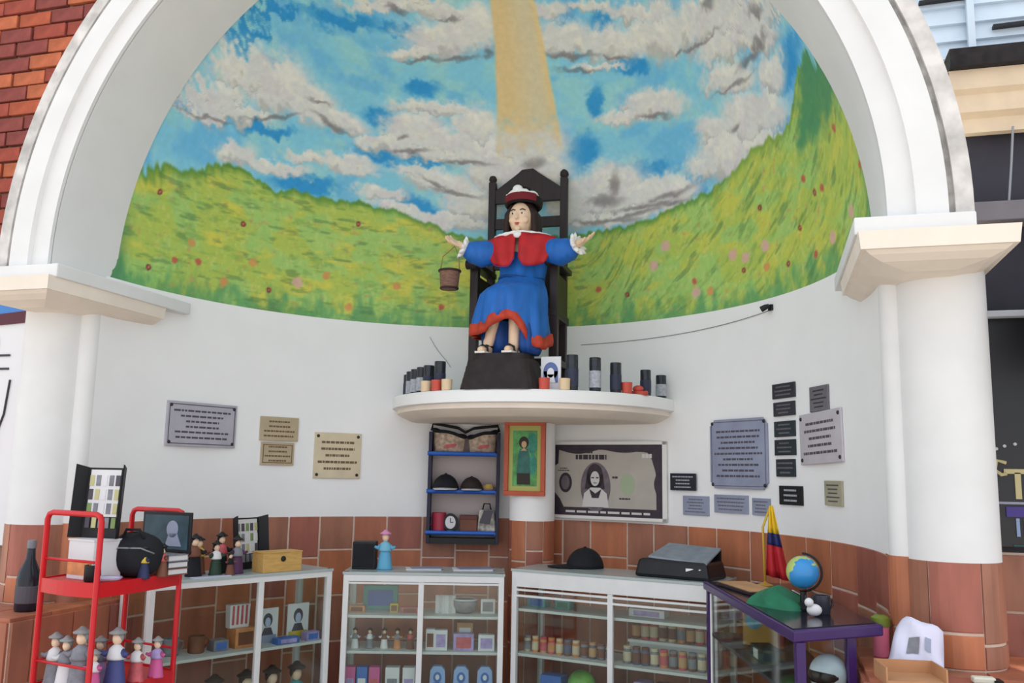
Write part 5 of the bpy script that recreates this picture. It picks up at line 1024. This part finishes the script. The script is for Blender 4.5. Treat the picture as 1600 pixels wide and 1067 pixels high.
t = thing('picture_book', 'yellow hardback with a round blue picture inside the purple table', 'book', FT.at(.40, .20, .80), -.25)
b = MB(); b.rect(-.085, 0, .085, .2, -.03, .03); b.build('cover', mat('book_yellow', (196, 152, 70), .5, noise=.12), t, bevel=.003)
b = MB(); b.disc(-.03, .12, .042, .042, -.032, -.028); b.build('round_picture', mat('book_globe', (90, 160, 190), .5, noise=.3, scale=18), t)
b = MB(); b.rect(.085, .0, .112, .195, -.028, .028); b.build('spine_band', mat('book_red', (178, 70, 60), .5), t)
t = thing('small_box', 'dark teal box lying below the yellow book', 'box', FT.at(.76, .12, .80), FT.rz); b = MB(); b.box((0, 0, .03), (.2, .09, .06)); b.build('carton', mat('teal_dark', (30, 66, 66), .5), t, bevel=.003); b = MB(); b.rect(-.04, .01, .03, .05, -.047, -.043); b.build('label_print', PALE, t)
# helmet on the shelf at the end of the table
t = thing('helmet', 'white motorcycle helmet on the shelf of the purple table', 'helmet', (1.735, .14, .80), -.9); t.scale = (.62, .62, .62)
b = MB(); b.ball((0, 0, .11), (.105, .125, .12), 28, 14, z0=-.75); b.build('shell', mat('helmet_white', (206, 214, 228), .25), t, True)
b = MB(); b.ball((0, -.02, .105), (.104, .115, .07), 24, 10, z0=-.6, z1=.7); b.build('visor', mat('visor_dark', (30, 34, 40), .15), t, True)
b = MB(); b.tube([(.1*math.cos(a), .115*math.sin(a), .022) for a in [2*math.pi*k/28 for k in range(28)]], .012, 8, closed=True); b.build('rim', BLACK, t, True)
# things on the purple table
t = thing('globe', 'small blue desk globe on a dark stand', 'globe', (1.66, .46, ZP))
b = MB(); b.lathe([(.05, 0), (.052, .008), (.03, .02), (.014, .03), (.012, .075), (.02, .08)], n=24); b.build('stand', BLACK, t, 'auto')
gm = bpy.data.materials.new('globe_map'); gm.use_nodes = True; nt = gm.node_tree; pb = nt.nodes['Principled BSDF']; pb.inputs['Roughness'].default_value = .3
nz = nt.nodes.new('ShaderNodeTexNoise'); nz.inputs['Scale'].default_value = 11; nz.inputs['Detail'].default_value = 3; rp = nt.nodes.new('ShaderNodeValToRGB'); tc = nt.nodes.new('ShaderNodeTexCoord')
rp.color_ramp.interpolation = 'CONSTANT'; rp.color_ramp.elements[0].color = (*lin((52, 140, 206)), 1); rp.color_ramp.elements[1].position = .56; rp.color_ramp.elements[1].color = (*lin((176, 196, 110)), 1)
nt.links.new(tc.outputs['Object'], nz.inputs['Vector']); nt.links.new(nz.outputs['Fac'], rp.inputs[0]); nt.links.new(rp.outputs[0], pb.inputs['Base Color'])
b = MB(); b.ball((0, 0, .155), .068, 28, 18); b.build('sphere', gm, t, True)
b = MB(); b.tube([(.078*math.sin(a), 0, .155-.078*math.cos(a)) for a in [math.pi*k/16 for k in range(17)]], .005, 8); b.build('meridian_arm', BLACK, t, True)
mug((1.73, .36, ZP), .6, .032, .075, mat('mug_dark', (52, 54, 66), .3), 'dark mug beside the globe')
t = thing('dog_ornament', 'small white and black ornament in front of the globe', 'ornament', (1.695, .27, ZP)); 
b = MB(); b.ball((0, 0, .026), (.03, .022, .024), 14, 8); b.ball((-.02, -.012, .056), (.018, .017, .018), 12, 8); b.build('body', PALE, t, True)
for q in (-1, 1): b = MB(); b.ball((-.02+q*.013, -.008, .072), (.006, .006, .012), 8, 6); b.build('ear', BLACK, t, True)
t = thing('green_cloth', 'crumpled green cloth lying on the purple table', 'cloth', (1.56, .56, ZP), .3)
b = MB(); rows = []
for k in range(9):
    e = k/8.; rows.append([((.115*(1-e**1.6)+.004)*math.cos(a)*(1+.18*math.sin(3*a+k*.4)), (.16*(1-e**1.6)+.004)*math.sin(a)*(1+.14*math.sin(4*a+1)), .085*e+.012*math.sin(5*a+k)*(e*(1-e))*3) for a in [2*math.pi*j/32 for j in range(32)]])
b.grid(rows, close=True); b.build('folds', GRN, t, True); b = MB(); b.box((.07, -.03, .058), (.035, .03, .004), ry=.5); b.build('care_tag', PALE, t)
t = thing('clip_board', 'flat dark folder lying at the far end of the purple table', 'folder', (1.42, 1.06, ZP), FT.rz+.15); b = MB(); b.box((0, 0, .008), (.42, .17, .016)); b.build('cover', mat('folder_dark', (46, 34, 40), .5), t, bevel=.003); b = MB(); b.box((0, -.0, .018), (.40, .15, .005)); b.build('pages', TAN, t)
# flag on a stick
t = thing('table_flag', 'small yellow, blue and red flag drooping on a yellow pole', 'flag', (1.50, 1.22, ZP))
b = MB(); b.lathe([(.04, 0), (.042, .012), (.012, .022), (.006, .03)], n=18); b.build('foot', mat('flag_base', (180, 140, 60), .4), t, 'auto')
b = MB(); b.tube([(0, 0, .02), (-.005, 0, .3), (.035, 0, .41)], .006, 8); b.build('pole', mat('flag_pole', (206, 170, 60), .4), t, True)
def fold(z0, z1, nm, m_):
    b = MB(); rows = []
    for k in range(5):
        z = z0+(z1-z0)*k/4; s_ = (.40-z)/.40
        rows.append([(.03-.03*s_+(.02+.115*s_)*i/10+.0, .016*math.sin(i*1.35+z*9)*(.4+s_), z-.03*i/10*s_) for i in range(11)])
    b.grid(rows); o = b.build(nm, m_, t, True); o.modifiers.new('thick', 'SOLIDIFY').thickness = .003
fold(.41, .275, 'yellow_stripe', mat('flag_yellow', (236, 196, 40), .6)); fold(.275, .215, 'blue_stripe', mat('flag_blue', (36, 44, 100), .6)); fold(.215, .06, 'red_stripe', mat('flag_red', (184, 32, 42), .6))

# ------------------------------------------------------------------ things on the column plinth beside the table
t = thing('drink_cup', 'pink plastic cup with a green lid on the plinth', 'cup', (1.955, .40, .899)); b = MB(); b.lathe([(.026, 0), (.03, .004), (.034, .125), (.03, .125), (.026, .01), (.001, .01)], n=20); b.build('cup', mat('cup_pink', (226, 120, 150), .4), t, 'auto')
b = MB(); b.lathe([(.037, .122), (.038, .13), (.036, .155), (.02, .165)], n=20); b.build('lid', mat('lid_green', (120, 136, 50), .4), t, 'auto')
t = thing('crumpled_paper', 'crumpled white printed paper leaning on the column plinth', 'paper', (2.05, .15, .899), -.2); t.scale = (.8, .8, .95)
b = MB(); rows = []
for k in range(10):
    q = k/9.; rows.append([(-.13+.25*i/9.+.05*q*(1-i/9.), .03-.04*q+.05*(i/9.-.5)**2*4*q-.12*(1-q)*(i < 99)+.012*math.sin(i*1.1+k*.8), .006+.20*q*(1-.25*(i/9.-.45)**2*4)+.012*math.sin(i*.9-k*.7)*q) for i in range(10)])
b.grid(rows); o = b.build('sheet', mat('paper_lilac', (222, 220, 240), .6), t, True); o.modifiers.new('thick', 'SOLIDIFY').thickness = .003
b = MB(); b.grid([[(x-.002, y-.006, z) for x, y, z in r[3:6]] for r in rows[3:7]]); b.build('printed_mark', GREY, t, True)
b = MB(); b.grid([[(x-.002, y-.006, z) for x, y, z in r[6:8]] for r in rows[4:7]]); b.build('printed_mark', BLUEG, t, True)
t = thing('carton_lid', 'open brown cardboard lid lying on the plinth in front of the paper', 'box', (2.0, -.05, .899), .15)
CARD = mat('cardboard', (190, 140, 100), .8, noise=.1)
b = MB(); b.box((0, 0, .008), (.2, .16, .016)); b.build('base', CARD, t)
for (c, d) in (((-.1, 0, .03), (.006, .16, .06)), ((.1, 0, .03), (.006, .16, .06)), ((0, .08, .03), (.2, .006, .06))): b = MB(); b.box(c, d); b.build('flap', CARD, t)
t = thing('soap_bar', 'small pale bar lying on the plinth beside the paper', 'bar', (2.25, .02, .899), .1); b = MB(); b.box((0, 0, .011), (.075, .04, .022)); b.build('bar', mat('soap_cream', (226, 226, 206), .5), t, bevel=.006); b = MB(); b.box((.045, .0, .007), (.03, .05, .014)); b.build('wrapper', BLACK, t)
t = thing('blue_bag', 'small bright blue bag hanging on the tiled facade base', 'bag', (2.66, YF-.035, .80)); b = MB(); b.ball((0, 0, 0), (.07, .05, .09), 16, 10); b.build('bag_body', mat('bag_blue', (40, 130, 176), .4, noise=.2, scale=20), t, True)
b = MB(); b.tube([(-.02, .0, .08), (-.09, .03, .15), (-.12, .045, .2)], .006, 6); b.build('strap', BLACK, t, True)

# ------------------------------------------------------------------ blue wall rack and its goods
loc, rz = wall_frame(-16.1, 1.125, .02)
rk2 = thing('wall_rack', 'dark wall rack with three bright blue shelves beside the pier', 'rack', loc, rz)
NAVYP = mat('rack_navy', (38, 36, 62), .5); SB = mat('shelf_blue', (44, 100, 196), .25)
Wd, Hd, Dp = .50, .80, .13
for s in (-1, 1):
    b = MB(); b.box((s*(Wd/2-.012), -Dp/2, Hd*.48), (.024, Dp, Hd*.96)); b.build('side_panel', NAVYP, rk2, bevel=.003)
b = MB(); b.box((0, -.006, Hd*.45), (Wd-.03, .01, Hd*.9)); b.build('back_panel', mat('rack_back', (190, 176, 172), .7), rk2)
for z in (.085, .365, .625):
    b = MB(); b.box((0, -Dp/2-.006, z-.012), (Wd-.04, Dp+.012, .024)); sh = b.build('shelf', SB, rk2, bevel=.003)
    b = MB(); b.tube([(-Wd/2-.005, -Dp-.016, z-.008), (Wd/2-.03, -Dp-.016, z-.008)], .014, 10); b.build('front_rail', SB, sh, 'auto')
b = MB(); b.box((0, -Dp/2, .02), (Wd-.05, Dp, .04)); b.build('base_panel', BLACK, rk2)
b = MB()
b.tube([(-.24, -.02, .78), (-.23, -.03, .83), (-.05, -.03, .80), (0, -.03, .77), (.06, -.03, .80), (.23, -.03, .82), (.24, -.02, .78)], .010, 8); b.build('top_wire', BLACK, rk2, True)
def rloc(x, y, z): c, s = math.cos(rz), math.sin(rz); return (loc[0]+x*c-y*s, loc[1]+x*s+y*c, loc[2]+z)
def pouch(x, z, w, h, label, seed, tilt):
    t = thing('cloth_pouch', label, 'pouch', rloc(x, -.075, z), rz, 'open pouches on the wall rack'); r_ = random.Random(seed)
    b = MB(); rows = []
    for k in range(6):
        q = k/5.; rows.append([(w/2*math.cos(a)*(1-.12*(1-q)), .042*math.sin(a)*(.7+.3*q), h*q+tilt*q*math.cos(a)*h*.5+.006*q*math.sin(3*a)) for a in [2*math.pi*j/24 for j in range(24)]])
    b.grid(rows, close=True); b.f.append(tuple(range(23, -1, -1))); b.mi.append(0); b.build('cloth', mat('pouch_beige', (190, 168, 148), .8, noise=.45, scale=34), t, True)
    b = MB(); b.tube([(p[0], p[1], p[2]) for p in rows[-1]], .012, 8, closed=True); b.build('black_edge', BLACKCLOTH, t, True)
    b = MB(); b.plate([(-w*.15, h*.2), (w*.2, h*.3), (w*.25, h*.45), (-w*.1, h*.4)], -.047, -.038); b.build('red_patch', ROSE, t)
    return t
pouch(-.11, .625, .23, .135, 'open beige pouch with black edge, outer one on the top blue shelf', 3, -.35)
pouch(.125, .625, .20, .13, 'open pouch with black edge next to the orange frame', 4, .35)
cap(rloc(-.125, -.116, .365), rz, BLACKCLOTH, 'black and white cap, outer one on the middle blue shelf', 1.05, PALE, 'caps on the wall rack')
cap(rloc(.055, -.105, .365), rz, mat('cap_dark_brown', (52, 40, 40), .8), 'dark brown cap in the middle of the blue rack', .9, PALE, 'caps on the wall rack')
t = thing('tan_strap', 'folded tan strap beside the caps on the middle blue shelf', 'strap', rloc(.17, -.07, .365), rz); b = MB(); b.box((0, 0, .022), (.07, .05, .044), ry=-.25); b.build('fold', TAN, t, bevel=.006); b = MB(); b.box((.0, -.028, .03), (.03, .006, .03)); b.build('buckle', GOLDY, t)
mug(rloc(-.165, -.075, .085), rz+2.9, .048, .125, mat('mug_red', (170, 50, 72), .4), 'red mug with a white face on the lowest blue shelf')
t = thing('alarm_clock', 'round white clock with black rim on the lowest blue shelf', 'clock', rloc(-.085, -.09, .085), rz); b = MB(); b.disc(0, .06, .052, .06, -.02, .02); b.build('case', BLACK, t); b = MB(); b.disc(0, .06, .036, .044, -.022, -.018); b.build('dial', PALE, t); b = MB(); b.rect(-.003, .06, .003, .09, -.024, -.021); b.rect(0, .057, .02, .063, -.024, -.021); b.build('hands', INK, t)
t = thing('brown_box', 'small brown leather box on the lowest blue shelf', 'box', rloc(.04, -.075, .085), rz); b = MB(); b.box((0, 0, .055), (.12, .07, .11)); b.build('body', BRN, t, bevel=.005); b = MB(); b.box((0, 0, .095), (.126, .076, .03)); b.build('lid', mat('box_lid_brown', (104, 56, 48), .6), t, bevel=.004)
t = thing('printed_bag', 'black and white printed bag at the end of the lowest blue shelf', 'bag', rloc(.165, -.075, .085), rz); b = MB(); b.box((0, 0, .075), (.13, .06, .15), taper=.8); b.build('body', mat('bag_print', (176, 170, 160), .8, noise=.7, scale=28), t, bevel=.01); b = MB(); b.plate([(-.05, .06), (.02, .05), (.045, .145), (-.02, .145)], -.036, -.02); b.build('dark_panel', INK, t); b = MB(); b.tube([(-.03, 0, .145), (-.02, 0, .19), (.02, 0, .19), (.03, 0, .145)], .005, 8); b.build('handle', BLACK, t, True)
